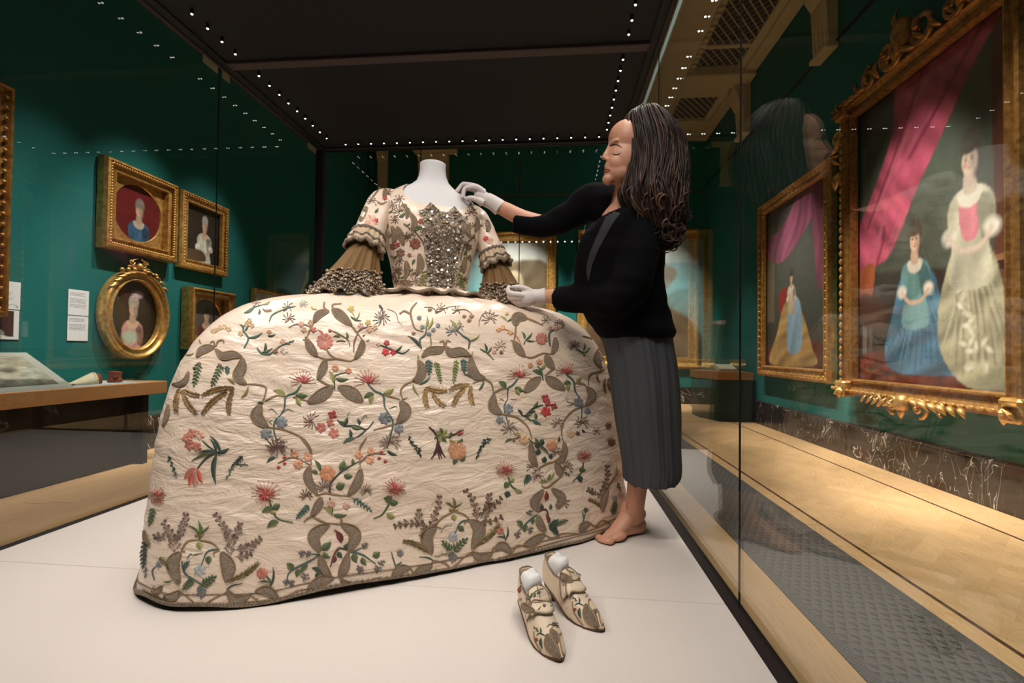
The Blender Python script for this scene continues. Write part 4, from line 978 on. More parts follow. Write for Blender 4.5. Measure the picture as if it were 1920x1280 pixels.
def _rb(wd, *p):
    p = [(p[i], p[i+1]) for i in range(0, len(p), 2)]; q = catmull(p, 8); n = len(q); ww = [max(1.2, wd/2*math.sin(math.pi*(i+.4)/(n-.2))**.75) for i in range(n)]
    E_.strip(q, ww, TAU, .004, 1)
    q = np.array(q); k = 1.3*E_.T[2]
    for sg in (1, -1):
        e = []
        for i in range(n):
            t = q[min(i+1, n-1)]-q[max(i-1, 0)]; nn = np.array([-t[1], t[0]])/(np.hypot(*t)+1e-9); e.append(q[i]+nn*ww[i]*sg)
        E_.strip(e, [k]*n, GOL, .0025)
def wh(*a): E_.piece('wheat_ear', lambda: _wh(*a))
def _wh(x, y, x2, y2, wd, c=(136, 108, 64)):
    bend = .08; m = max(6, int(math.hypot(x2-x, y2-y)/15)); q = lambda t: np.array([x+(x2-x)*t-(y2-y)*bend*math.sin(t*3.14), y+(y2-y)*t+(x2-x)*bend*math.sin(t*3.14)])
    st(c, 1.6, *[v for t in (0, .33, .66, 1) for v in q(t)])
    for i in range(m):
        t = i/m; b = q(t); d = q(min(1, t+.1))-b; d = d/(np.hypot(*d)+1e-9); nn = np.array([-d[1], d[0]]); k = wd*(.45+.55*math.sin(math.pi*(t*.8+.18)))
        for sg in (1, -1):
            e = b+d*k*.62+nn*sg*k*.40; o_ = b+nn*sg*k*.06; k_ = random.uniform(.78, 1.2); cc = tuple(min(255, int(a*k_)) for a in c); lf(o_[0], o_[1], e[0], e[1], k*.26, cc)
            if i % 2 == 0: g_ = e+d*k*.35+nn*sg*k*.1; st(tuple(int(a*.8) for a in c), .8, e[0], e[1], g_[0], g_[1])
def gar(*a): E_.piece('leaf_garland', lambda: _gar(*a))
def _gar(x, y, x2, y2, c=GR, n=6, ln=26, wd=12):
    d = np.array([x2-x, y2-y]); L = np.hypot(*d); d = d/L; nn = np.array([-d[1], d[0]]); st(c, 2.2, x, y, x2, y2)
    for i in range(n):
        b = np.array([x, y])+d*L*(i+.3)/n; sg = 1 if i % 2 else -1; k = ln*(1.1-.4*i/n)
        for s2 in ((1, -1) if ln > 22 else (sg,)):
            e = b+d*k*.6+nn*s2*k*.75; lf(b[0], b[1], e[0], e[1], wd, c)
    e = np.array([x2, y2])+d*ln*.7; lf(x2, y2, e[0], e[1], wd, c)
def sp(*a, **k): E_.piece('airy_sprig', lambda: _sp(*a, **k))
def _sp(x, y, r, c=MAU, dc=None, n=9, a0=-1.57, spread=4.6):
    for i in range(n):
        an = a0-spread/2+spread*i/(n-1); rr_ = r*random.uniform(.7, 1.05); e = (x+rr_*math.cos(an), y+rr_*math.sin(an)); mx, my = x+rr_*.55*math.cos(an-.25), y+rr_*.55*math.sin(an-.25)
        st(c, 1.2, x, y, mx, my, *e); dot(e[0], e[1], 2.0*E_.T[2]/1.9, dc or tuple(int(a*.85) for a in c))
        if r > 45: an2 = an+.5; dot(mx+rr_*.3*math.cos(an2), my+rr_*.3*math.sin(an2), 1.7*E_.T[2]/1.9, dc or c); st(c, 1, mx, my, mx+rr_*.3*math.cos(an2), my+rr_*.3*math.sin(an2))
def fern(*a): E_.piece('feathery_spray', lambda: _fern(*a))
def _fern(x, y, x2, y2, n=9, ln=42, c=MAU):
    q = lambda t: np.array([x+(x2-x)*t-(y2-y)*.1*math.sin(t*3.14), y+(y2-y)*t+(x2-x)*.1*math.sin(t*3.14)]); c = tuple(min(255, int(a*1.12)) for a in c)
    st(c, 1.5, *[v for t in (0, .33, .66, 1) for v in q(t)]); n = max(3, int(n*.75))
    for i in range(n):
        t = (i+.4)/n; b = q(t); d = q(min(1, t+.1))-b; d = d/(np.hypot(*d)+1e-9); nn = np.array([-d[1], d[0]])
        for sg in (1, -1):
            k = ln*(1.15-.55*t)*random.uniform(.8, 1.2); a_ = random.uniform(.5, .9); m_ = b+d*k*.35+nn*sg*k*.5*a_; e = b+d*k*.85+nn*sg*k*.85*a_; st(c, 1.05, b[0], b[1], m_[0], m_[1], e[0], e[1]); dot(e[0], e[1], 3.3, tuple(int(a*.72) for a in c))
            for f_ in (.45, .75):
                p_ = b+(e-b)*f_; h_ = p_+d*k*.12+nn*sg*k*.28; st(c, .9, p_[0], p_[1], h_[0], h_[1]); dot(h_[0], h_[1], 3.0, tuple(int(a*.75) for a in c))
                h_ = p_+d*k*.34-nn*sg*k*.06; st(c, .9, p_[0], p_[1], h_[0], h_[1]); dot(h_[0], h_[1], 2.8, tuple(int(a*.78) for a in c))
def hs(*a): E_.piece('honeysuckle_head', lambda: _hs(*a))
def _hs(x, y, r, an=-1.57, c=RED):
    for i in range(9):
        a = an-1.2+2.4*i/8; k = r*random.uniform(.55, .9); lf(x, y, x+k*math.cos(a), y+k*math.sin(a), r*.2, c if i % 3 else PKR)
    for i in range(12):
        a = an-1.7+3.4*i/11; k = r*random.uniform(.95, 1.25); st(PK, 1.2, x+r*.3*math.cos(a), y+r*.3*math.sin(a), x+k*math.cos(a-.1), y+k*math.sin(a-.1)); dot(x+k*math.cos(a-.1), y+k*math.sin(a-.1), 3.4, PKR)
def hook(*p): E_.piece('gold_scroll_cord', lambda: st(GOL, 4, *p))
M = E_.start
# --- upper left quarter of the petticoat
E_.frame(260, 540, 3.84)
M('ribbon_arch'); rb(55, 420, 495, 450, 455, 500, 432, 548, 425); rb(58, 555, 440, 605, 488, 680, 480, 745, 495); hook(550, 420, 540, 385, 515, 395); hook(556, 420, 575, 382, 610, 376, 614, 395)
rb(74, 750, 500, 742, 570, 715, 640, 775, 692); hook(775, 692, 845, 693, 915, 715, 905, 785, 885, 835); rb(36, 362, 600, 342, 660, 300, 693, 245, 690); rb(28, 215, 840, 205, 920, 178, 995)
M('wheat_swag'); wh(300, 725, 275, 900, 44); wh(318, 735, 420, 905, 46); wh(325, 730, 440, 772, 40); wh(690, 722, 458, 775, 46); wh(640, 750, 460, 912, 48); wh(682, 735, 652, 912, 46); lf(690, 690, 640, 655, 22, OLV); lf(740, 790, 790, 705, 24, G2)
M('leaf_garland'); gar(440, 540, 405, 690, GR, 6, 34, 16); gar(600, 555, 536, 690, GR, 6, 36, 16); dot(440, 540, 14, BRP); dot(405, 575, 13, (70, 50, 70)); dot(585, 550, 13, BRP); dot(605, 572, 12, (90, 60, 80)); gar(640, 560, 640, 610, TE, 3, 24, 14)
M('lily_sprig'); st(GD, 3, 460, 1100, 520, 1150, 585, 1185); lf(590, 1190, 515, 1060, 24, GD); lf(580, 1190, 652, 1152, 20, GD); lf(590, 1195, 425, 1180, 22, GD)
for x, y in ((385, 1045), (440, 1055), (370, 1130), (420, 1140), (350, 1080)): fl(x, y, 38, PKR if x != 440 else PK, 5)
M('ribbon_scroll'); rb(84, 880, 838, 852, 925, 930, 1000); hook(930, 1000, 1050, 1020, 1180, 1080, 1240, 1160, 1246, 1225); hook(910, 812, 990, 775, 1050, 780); hook(1110, 782, 1220, 812); lf(900, 830, 855, 825, 20, GD)
M('ribbon_scroll'); rb(50, 1262, 248, 1298, 190, 1370, 165); rb(66, 1393, 150, 1450, 195, 1532, 268); hook(1338, 100, 1335, 140, 1370, 165); hook(1395, 150, 1400, 120, 1460, 112); hook(1530, 265, 1570, 320, 1612, 372); rb(48, 1612, 372, 1602, 440, 1556, 512); rb(54, 1205, 362, 1238, 430, 1285, 492); st(BRP, 3.5, 1580, 320, 1552, 390, 1548, 460); hook(1282, 490, 1350, 512, 1430, 508, 1520, 525, 1560, 505); hook(1350, 435, 1380, 480, 1430, 508); rb(56, 1345, 512, 1325, 585, 1290, 658); hook(1290, 655, 1350, 690, 1400, 702); hook(1260, 245, 1230, 310, 1210, 360)
M('ribbon_bow'); rb(82, 1400, 705, 1325, 765, 1218, 822); rb(86, 1435, 710, 1530, 755, 1612, 818)
M('carnation'); fl(1340, 385, 62, PKR, 11); fl(1340, 385, 40, PK, 9); lf(1330, 335, 1285, 300, 20, PKR); dot(1378, 305, 13, RED); st(OLV, 3, 1385, 305, 1440, 330, 1505, 372, 1522, 418); lf(1500, 370, 1495, 315, 18, GR); lf(1450, 350, 1400, 350, 18, GR); lf(1490, 385, 1420, 385, 16, OLV)
M('blossom_twig'); st(BRP, 3.5, 1570, 320, 1610, 290, 1680, 275); st(BRP, 3, 1250, 290, 1200, 265, 1130, 262, 1080, 285)
for x, y, c in ((1600, 270, PK), (1660, 300, PK), (1650, 250, YEL), (1700, 285, TAN), (1190, 300, TAN), (1170, 260, PK), (1240, 250, TAN), (1260, 300, PKR)): fl(x, y, 24, c, 5)
for x, y in ((1180, 375), (1195, 355), (1640, 380), (1610, 345)): lf(x, y, x+22, y-12, 12, G2)
M('small_flowers'); fl(1415, 575, 26, ORG, 8); fl(1510, 595, 24, ORG, 8); st(GR, 3, 1412, 730, 1410, 640, 1440, 620, 1500, 605); lf(1405, 680, 1370, 598, 36, G2); lf(1420, 650, 1510, 652, 34, GR)
M('honeysuckle'); hs(1180, 680, 82); st(TE, 4, 1170, 695, 1130, 750, 1060, 782, 1050, 860, 1020, 915); lf(1055, 775, 970, 735, 44, G2); lf(1130, 770, 1215, 768, 46, GR); lf(1145, 790, 1168, 845, 40, G2)
M('honeysuckle'); hs(1650, 680, 82); st(TE, 4, 1650, 690, 1700, 740, 1760, 772, 1770, 850, 1792, 890); lf(1695, 765, 1620, 790, 42, GR); lf(1760, 760, 1838, 718, 44, G2); lf(1690, 770, 1668, 836, 38, G2)
M('bindweed'); fl(1030, 965, 46, BLU, 7, BLW); fl(920, 1048, 46, BLU, 6, BLW); st(TE, 3, 1020, 915, 980, 960, 975, 1030, 1000, 1120, 995, 1220); st(TE, 1.5, 1030, 905, 1070, 870, 1115, 885); st(TE, 1.5, 1000, 905, 960, 870, 930, 880); sp(1000, 1150, 85, MAU, n=11); st(TE, 1.5, 960, 980, 940, 960, 965, 950)
M('bindweed'); fl(1772, 935, 48, BLU, 7, BLW); fl(1872, 1010, 38, BLU, 6, BLW); st(TE, 3, 1792, 890, 1830, 960, 1815, 1060, 1790, 1150); sp(1810, 1110, 80, MAU, n=11); lf(1790, 1170, 1860, 1200, 26, GD); st(TE, 1.5, 1800, 870, 1850, 850, 1860, 865)
M('sweet_pea'); fl(1395, 912, 36, RED, 4); fl(1380, 968, 32, PKR, 4); fl(1312, 1002, 40, PKR, 5, RED); fl(1405, 1042, 42, PKR, 5); st(GD, 4, 1430, 950, 1480, 990, 1560, 990, 1640, 1015, 1692, 958); lf(1480, 985, 1500, 928, 30, GD); lf(1530, 990, 1605, 1012, 30, GR); lf(1555, 1078, 1472, 1116, 30, TE); lf(1525, 1075, 1518, 1015, 26, GD); lf(1440, 960, 1500, 960, 24, GR); lf(1590, 985, 1575, 940, 24, GD); st(GD, 3, 1640, 1018, 1590, 1060, 1550, 1080); st(TE, 1.3, 1600, 960, 1630, 915, 1645, 935); st(TE, 1.3, 1500, 920, 1520, 890); sp(1245, 955, 66, BRP, n=10, a0=3.3)
M('drooping_sprig'); st(TE, 3.5, 758, 435, 790, 362, 752, 300, 785, 235); lf(790, 360, 892, 320, 22, TE); lf(760, 292, 728, 262, 18, GR); lf(765, 310, 790, 250, 16, TE)
for x, y in ((800, 235), (815, 270), (780, 265), (735, 330), (650, 298), (590, 285), (560, 300), (620, 280), (540, 310)): fl(x, y, 20, TAN, 5)
M('flower_spray'); st(TE, 4, 852, 428, 885, 468, 950, 472, 1015, 420, 1095, 388); lf(905, 455, 912, 392, 22, GD); lf(890, 462, 965, 430, 20, GR); fl(1040, 385, 24, PK, 5); fl(1048, 450, 28, PAL, 5); fl(985, 455, 20, BRP, 5); gar(1060, 405, 1110, 380, TE, 4, 16, 9)
M('flower_spray'); fl(1785, 395, 24, RED, 5); fl(1778, 460, 30, (206, 64, 70), 5); fl(1832, 462, 24, (206, 64, 70), 5); fl(1728, 402, 18, PK, 5); st(GD, 3.5, 1740, 410, 1840, 450, 1900, 470, 1950, 440); lf(1850, 455, 1895, 410, 18, GD)
M('leaf_sprig'); st(TE, 2.5, 760, 182, 830, 140, 905, 118); lf(765, 180, 835, 138, 16, TE); lf(865, 192, 870, 150, 16, GR); lf(900, 120, 945, 98, 16, G2); st(GOL, 5, 958, 160, 915, 165, 895, 150); sp(850, 110, 30, MAU, n=6)
M('leaf_sprig'); st(TE, 2.5, 940, 242, 968, 190, 1060, 150, 1130, 130); sp(1085, 222, 48, MAU, n=8); sp(1075, 140, 40, TE, n=7); sp(1185, 120, 30, BLW, n=8); lf(1240, 135, 1285, 155, 18, YEL)
M('yellow_lily'); fl(1528, 150, 26, YEL, 5); lf(1525, 205, 1605, 236, 18, GR); lf(1565, 225, 1590, 172, 12, G2); st(YEL, 2.5, 1530, 160, 1560, 215)
M('feathery_sprig'); st(TE, 3, 1735, 262, 1758, 170, 1732, 120); sp(1748, 215, 66, MAU, n=13, spread=5.6); lf(1732, 120, 1760, 150, 18, GD); st(MAU, 1.3, 1790, 150, 1850, 180, 1870, 240, 1900, 268)
M('orange_bud'); fl(940, 315, 18, ORG, 5); lf(930, 345, 985, 332, 18, GD); lf(440, 370, 455, 402, 14, OLV); lf(340, 480, 400, 470, 14, G2)
# --- upper right quarter
E_.frame(700, 540, 3.84)
M('ribbon_scroll'); hook(312, 104, 275, 150, 270, 200, 300, 290, 360, 312); hook(270, 190, 222, 166, 190, 186); dot(290, 322, 16, GOL); dot(196, 180, 9, GOL)
M('blue_bouquet'); st(TE, 4, 345, 438, 335, 372, 375, 330, 382, 250); lf(375, 292, 386, 205, 22, G2); lf(388, 300, 428, 212, 22, G2); lf(335, 425, 246, 345, 24, GD); st(G2, 3, 410, 345, 415, 400, 405, 440)
for x, y in ((330, 215), (465, 270), (432, 302), (400, 330), (352, 282)): fl(x, y, 18, BLU, 6)
M('blue_bouquet'); st(TE, 4, 684, 438, 690, 378, 640, 340, 600, 300); lf(602, 302, 550, 228, 22, G2); lf(612, 292, 616, 228, 20, G2); lf(690, 380, 768, 333, 20, G2); sp(570, 310, 50, BLU, n=9); sp(620, 280, 36, BLU, n=6)
M('berry_tendril'); dot(408, 153, 17, GOL); dot(456, 168, 14, BRN); dot(655, 200, 15, GOL); dot(708, 200, 18, GOL); dot(690, 230, 16, GOL); st(BRN, 1.6, 365, 140, 420, 140, 470, 172, 530, 140, 600, 130); st(BRN, 1.6, 708, 185, 660, 155, 600, 165, 565, 185); sp(490, 150, 40, BRN, n=7); sp(600, 160, 34, BRN, n=6); sp(840, 220, 60, MAU, n=9); st(TE, 1.5, 760, 280, 765, 230, 800, 180, 870, 190)
M('ribbon_arch'); rb(56, 350, 495, 400, 455, 470, 445, 512, 425); rb(62, 525, 425, 560, 465, 630, 458, 697, 488); hook(510, 420, 503, 383, 474, 390); hook(520, 420, 530, 380, 557, 388); rb(64, 322, 520, 350, 580, 332, 640, 283, 668); rb(66, 703, 495, 708, 570, 740, 630, 805, 652); hook(285, 668, 222, 700, 196, 745, 212, 800); hook(800, 650, 850, 690, 865, 758); lf(320, 515, 318, 475, 12, G2); lf(700, 490, 712, 455, 12, G2)
M('wheat_swag'); wh(375, 712, 530, 735, 42, (176, 142, 88)); wh(378, 722, 390, 862, 44, (176, 142, 88)); wh(425, 755, 518, 852, 44, (176, 142, 88)); wh(690, 700, 548, 735, 42, (176, 142, 88)); wh(662, 720, 574, 852, 44, (176, 142, 88)); wh(705, 700, 716, 842, 42, (176, 142, 88)); st(GOL, 3, 285, 670, 350, 695); st(GOL, 3, 790, 652, 715, 685); lf(330, 690, 412, 633, 20, TE); lf(285, 690, 328, 772, 20, G2); lf(758, 735, 795, 658, 20, GR); lf(710, 645, 650, 620, 18, TE)
M('leaf_garland'); gar(400, 515, 402, 605, TE, 4, 34, 18); gar(450, 530, 484, 670, (120, 138, 72), 7, 26, 13); gar(600, 520, 580, 670, (120, 138, 72), 7, 26, 13); gar(650, 510, 655, 592, TE, 4, 32, 18)
M('ribbon_scroll'); rb(76, 195, 812, 232, 888, 172, 972); hook(175, 972, 80, 1000, 0, 1022); hook(85, 770, 190, 800); lf(205, 800, 245, 782, 14, G2)
M('ribbon_scroll'); rb(66, 865, 762, 862, 855, 922, 905); hook(920, 905, 1030, 930, 1110, 1000, 1142, 1085); hook(866, 755, 920, 725, 970, 720)
M('ribbon_scroll'); rb(70, 1022, 272, 1035, 212, 1105, 218); hook(1100, 216, 1160, 240, 1222, 270); hook(1025, 270, 1020, 340, 1008, 382); rb(52, 1008, 382, 1045, 440, 1088, 492); hook(1085, 490, 1140, 500, 1220, 470, 1285, 476); rb(42, 1308, 355, 1308, 420, 1284, 474); rb(56, 1240, 478, 1262, 530, 1298, 582); hook(1295, 580, 1232, 632); lf(1005, 385, 985, 375, 12, G2)
M('ribbon_bow'); rb(66, 1202, 640, 1145, 690, 1083, 748); rb(70, 1238, 640, 1300, 680, 1378, 728)
M('carnation'); fl(1210, 365, 46, PKR, 10); fl(1210, 365, 28, PK, 8); st(TE, 4, 1270, 418, 1266, 330, 1300, 300); lf(1090, 368, 1068, 312, 18, GR); lf(1100, 368, 1142, 318, 18, GR); lf(1098, 372, 1160, 380, 16, GR); st(GR, 2.5, 1082, 405, 1098, 370); lf(1215, 405, 1225, 385, 14, BLU)
M('blossom_twig'); st(ORG, 3.5, 1018, 330, 1050, 380, 1075, 445); st(ORG, 2.5, 1018, 330, 960, 300, 890, 295)
for x, y in ((930, 285), (985, 320), (900, 300), (1310, 290), (1340, 275), (1270, 290)): fl(x, y, 20, (228, 172, 118) if x < 1100 else PK, 5)
sp(1340, 260, 40, BRN, n=9); lf(960, 235, 915, 205, 16, G2); lf(962, 240, 1012, 198, 16, GR); fl(960, 185, 14, YEL, 5); sp(1240, 235, 30, GR, n=6)
M('small_flowers'); fl(1195, 530, 24, ORG, 8); fl(1130, 555, 20, ORG, 8); st(TE, 3.5, 1222, 662, 1205, 590, 1180, 560); lf(1212, 622, 1145, 592, 34, GR); lf(1205, 582, 1236, 540, 32, G2)
M('honeysuckle'); hs(1045, 640, 70); st(TE, 4, 1042, 648, 1000, 700, 970, 720, 965, 800); lf(955, 715, 898, 672, 42, GR); lf(1020, 712, 1085, 740, 42, GR); lf(1035, 722, 1052, 768, 36, G2)
M('honeysuckle'); hs(1382, 612, 66); st(TE, 4, 1388, 620, 1440, 670, 1452, 740, 1485, 790); lf(1420, 688, 1370, 690, 38, GR); lf(1460, 672, 1492, 636, 36, G2); lf(1412, 692, 1402, 742, 32, G2)
M('ribbon_scroll'); rb(54, 1538, 712, 1575, 775, 1530, 845); hook(1450, 685, 1510, 690, 1540, 715); hook(1532, 845, 1440, 880, 1370, 960, 1354, 1050, 1372, 1115); rb(40, 1622, 438, 1608, 510, 1640, 575); hook(1640, 602, 1560, 622, 1545, 700); lf(1610, 615, 1630, 682, 18, OLV); lf(1600, 605, 1665, 580, 16, GR)
M('bindweed'); fl(972, 870, 38, BLU, 6, BLW); fl(910, 948, 32, BLU, 5, BLW); st(TE, 2.5, 965, 800, 940, 860, 965, 960, 990, 1050); sp(975, 1010, 60, MAU, n=9); st(TE, 1.4, 985, 800, 1030, 800); st(TE, 1.4, 940, 810, 905, 790)
M('bindweed'); fl(1476, 822, 38, BLU, 6, BLW); fl(1540, 885, 28, BLU, 5, BLW); st(TE, 2.5, 1485, 790, 1500, 870, 1490, 960); sp(1500, 970, 56, BRN, n=9); sp(1325, 970, 48, MAU, n=8); st(BRN, 1.5, 1450, 830, 1400, 820, 1385, 785); st(BRN, 1.5, 1440, 835, 1390, 850)
M('sweet_pea'); fl(1238, 792, 32, RED, 4); fl(1255, 830, 28, RED, 4); fl(1240, 890, 40, (190, 70, 68), 5); fl(1298, 850, 28, RED, 4); st(GD, 3.5, 1220, 840, 1150, 865, 1085, 920, 1040, 878); lf(1150, 862, 1182, 812, 26, GR); lf(1120, 890, 1165, 880, 24, GD); lf(1145, 945, 1206, 978, 28, TE); lf(1168, 945, 1160, 895, 24, GR); lf(1070, 912, 1038, 872, 18, GD); lf(1090, 910, 1140, 905, 22, GR); st(GR, 3, 1090, 920, 1130, 950, 1150, 948)
M('rose_spray'); fl(600, 1160, 66, ORG, 9, (236, 176, 140)); fl(610, 1150, 40, PK, 7); st((86, 54, 56), 4.5, 400, 998, 450, 1050, 462, 1110, 430, 1210); st((86, 54, 56), 4, 462, 1110, 500, 1190); st((86, 54, 56), 3.5, 470, 1110, 450, 1180); st((86, 54, 56), 3.5, 540, 1065, 590, 1050, 650, 1018); lf(600, 1050, 650, 1035, 22, RED); lf(590, 1045, 630, 1010, 18, BRP)
for a in range(7): lf(490, 1060, 490+58*math.cos(a*.9), 1060+58*math.sin(a*.9), 34, GR if a % 2 else G2)
lf(540, 1080, 560, 1030, 26, GR); lf(550, 1090, 590, 1110, 26, G2); lf(620, 1110, 640, 1080, 26, GR)
M('dark_twig'); gar(256, 1060, 265, 1110, GD, 3, 18, 9); gar(265, 1110, 335, 1160, GD, 5, 20, 9); gar(325, 1155, 340, 1210, GD, 3, 16, 8); gar(850, 1085, 800, 1090, GD, 3, 20, 10); gar(805, 1090, 770, 1160, GD, 5, 22, 9); gar(770, 1160, 745, 1222, GD, 4, 18, 9)
M('pink_sprig'); st(GR, 3, 768, 438, 820, 468, 866, 516); lf(815, 462, 798, 396, 18, GD); lf(822, 465, 850, 420, 16, GR); fl(870, 460, 16, PK, 5); fl(920, 462, 16, BRP, 5); sp(910, 420, 46, TAN, n=8); M('brown_sprig'); sp(1440, 415, 44, BRP, n=8); st(TE, 3, 1460, 440, 1520, 465, 1558, 428); lf(1510, 450, 1520, 395, 16, GR); lf(1515, 462, 1525, 490, 18, G2); sp(1605, 1030, 34, BRN, n=6); M('olive_stem'); st(OLV, 3, 1505, 345, 1560, 360, 1600, 390)
M('edge_flowers'); fl(1692, 990, 26, BRP, 5); fl(1715, 1110, 32, BRP, 6); sp(1660, 500, 40, BRN, n=7); wh(1670, 650, 1672, 755, 24); wh(1690, 650, 1715, 745, 24)
M('orange_roses'); fl(1285, 1130, 44, ORG, 7); fl(1085, 1088, 40, (226, 182, 140), 7); fl(1420, 1050, 30, (226, 182, 140), 6); lf(1180, 1130, 1160, 1076, 26, GR); lf(1190, 1115, 1222, 1082, 28, GR); lf(1185, 1200, 1185, 1150, 30, GD); st(BRN, 3, 1000, 1085, 1090, 1070, 1140, 1105, 1220, 1160, 1265, 1200); lf(1330, 1110, 1335, 1065, 18, GD); rb(40, 1132, 1110, 1140, 1180, 1160, 1235); rb(40, 1372, 1110, 1376, 1180, 1355, 1235); lf(1000, 1085, 945, 1112, 18, GR); dot(1010, 1095, 9, BRN); fl(1040, 1050, 20, TAN, 5); lf(1500, 1020, 1525, 1035, 18, GD); fl(1470, 1045, 18, BRN, 5)
# --- lower left quarter
E_.frame(240, 820, 3.556)
M('tulip')
for x, y, c in ((378, 275, PKR), (410, 322, (196, 96, 76)), (452, 335, PKR), (500, 300, (196, 96, 76)), (435, 262, PK), (470, 300, PK)): lf(462, 208, x, y, 46, c)
st(GD, 4, 465, 205, 520, 140, 590, 100, 672, 74); lf(592, 108, 588, 312, 34, GD); lf(590, 100, 548, 8, 20, GD); lf(592, 104, 425, 158, 22, (88, 92, 60)); lf(600, 100, 674, 72, 20, GD)
M('dark_twig'); gar(268, 120, 300, 190, GD, 4, 22, 10); gar(300, 190, 322, 255, TE, 4, 20, 10); gar(768, 125, 700, 190, GD, 5, 24, 10); gar(700, 190, 662, 270, TE, 4, 20, 10); gar(720, 180, 790, 180, GD, 3, 18, 9)
M('ribbon_column'); rb(54, 1212, 190, 1200, 272, 1262, 384); rb(58, 1552, 208, 1530, 300, 1468, 388); hook(1150, 0, 1212, 80, 1222, 182); hook(1590, 0, 1545, 80, 1548, 195); hook(1258, 386, 1320, 370, 1380, 382, 1470, 388); rb(54, 1288, 398, 1268, 455, 1222, 524); hook(1225, 525, 1290, 558, 1345, 572); hook(1225, 525, 1190, 545, 1172, 565)
M('orange_rose'); fl(1330, 240, 56, ORG, 9, (226, 120, 70)); fl(1330, 240, 30, (206, 110, 66), 6)
for x, y, x2, y2, w_ in ((1410, 215, 1440, 150, 48), (1430, 200, 1475, 190, 36), (1440, 250, 1500, 255, 42), (1385, 330, 1445, 305, 56), (1282, 222, 1242, 148, 28), (1265, 240, 1222, 226, 28), (1495, 180, 1495, 140, 24)): lf(x, y, x2, y2, w_, GR, (116, 136, 70))
st(GD, 3.5, 1350, 380, 1350, 310, 1420, 230, 1500, 180, 1540, 160); sp(1310, 330, 56, MAU, n=10)
M('peach_blossom')
for x, y, r in ((1135, 178, 34), (1110, 110, 28), (1200, 130, 32), (1540, 115, 30), (1612, 150, 30), (1622, 90, 28)): fl(x, y, r, (226, 164, 128), 7)
for x, y in ((1045, 130), (1045, 170), (1005, 195), (1690, 95), (1675, 135), (1716, 156)): dot(x, y, 13, RED)
st(BRN, 3, 1000, 172, 1100, 132, 1215, 182); st(BRP, 3.5, 1540, 172, 1620, 110, 1720, 112); lf(985, 130, 925, 168, 24, GD); sp(985, 60, 66, BRP, n=11); lf(1100, 100, 1085, 85, 16, GD)
M('small_flowers'); fl(1355, 440, 28, PK, 8); fl(1455, 455, 26, PK, 8); st(GR, 3, 1345, 400, 1350, 430); st(GR, 3, 1362, 470, 1362, 525); lf(1362, 512, 1302, 462, 32, G2); lf(1370, 515, 1460, 512, 32, GR); gar(1210, 455, 1135, 530, TE, 5, 30, 16); gar(1505, 405, 1612, 480, TE, 5, 28, 14); sp(1190, 385, 46, BRN, n=9); sp(1590, 355, 44, BRN, n=9); st(G2, 2.5, 1490, 400, 1560, 430)
M('ribbon_pair'); rb(78, 1342, 575, 1240, 655, 1278, 764); rb(78, 1422, 574, 1512, 645, 1475, 764); hook(1340, 570, 1420, 575, 1415, 530, 1395, 535); rb(64, 1283, 785, 1305, 880, 1352, 922); rb(60, 1468, 768, 1442, 870, 1408, 936)
M('thistle'); lf(1422, 700, 1382, 618, 46, (104, 48, 46)); lf(1390, 620, 1372, 622, 14, BRP); lf(1285, 745, 1352, 690, 52, GR); lf(1300, 770, 1350, 800, 36, GR); lf(1440, 745, 1465, 702, 42, GD); lf(1400, 760, 1430, 800, 36, GD); st((96, 62, 54), 4, 1472, 755, 1410, 738, 1370, 790, 1350, 862); lf(1365, 830, 1385, 785, 28, (104, 48, 46))
def cluster(x, y, n=7, r=22, c=(122, 112, 108)):
    for i in range(n): an = i*2.4; q = r*math.sqrt(i/n); dot(x+q*math.cos(an), y+q*math.sin(an), 8, c)
M('berry_branch'); st(TE, 4, 1280, 782, 1200, 830, 1080, 895, 1058, 970); lf(1095, 885, 1058, 838, 50, GR, G2); lf(1150, 880, 1125, 930, 44, GR, G2); lf(1200, 850, 1150, 905, 36, GR); cluster(1055, 960); cluster(1090, 965); cluster(1180, 925, 9, 30); cluster(1160, 768); cluster(1200, 770); st(TE, 2.5, 1280, 780, 1200, 775)
M('berry_branch'); st(TE, 4, 1480, 760, 1565, 782, 1650, 842); lf(1630, 790, 1678, 760, 50, GR, G2); lf(1510, 770, 1525, 835, 48, GR); lf(1560, 800, 1590, 850, 40, GR, G2); cluster(1580, 715); cluster(1545, 875, 9, 26); cluster(1665, 875, 9, 28); cluster(1690, 835, 6); st(TE, 2.5, 1500, 762, 1580, 725)
M('oak_leaf'); lf(1312, 922, 1226, 868, 46, GD); lf(1290, 900, 1300, 862, 24, GD); lf(1270, 905, 1250, 935, 24, GD)
M('honeysuckle'); hs(915, 385, 90, -1.4); hs(915, 385, 60, 1.8, (170, 44, 50)); st(GR, 4, 938, 400, 960, 470, 1000, 540, 1100, 566); lf(970, 478, 892, 498, 44, GR, G2); lf(965, 470, 1012, 440, 46, GR); lf(955, 490, 985, 500, 36, G2); lf(1005, 560, 928, 602, 48, GR, G2)
M('pomegranate_stand'); rb(82, 352, 762, 300, 845, 342, 975); rb(92, 625, 762, 668, 858, 658, 965); hook(472, 682, 400, 692, 360, 752, 385, 758); hook(476, 682, 560, 702, 612, 748); hook(612, 752, 575, 765, 575, 790); lf(475, 682, 472, 552, 30, (96, 124, 60)); lf(475, 640, 402, 584, 15, GR); lf(475, 640, 542, 584, 15, GR); dot(460, 648, 14, GOL); dot(492, 648, 14, GOL); lf(482, 695, 486, 748, 50, G2)
M('feather_spray'); fern(310, 770, 240, 560, 9, 46); fern(300, 690, 388, 505, 9, 40); fern(260, 680, 180, 660, 4, 36)
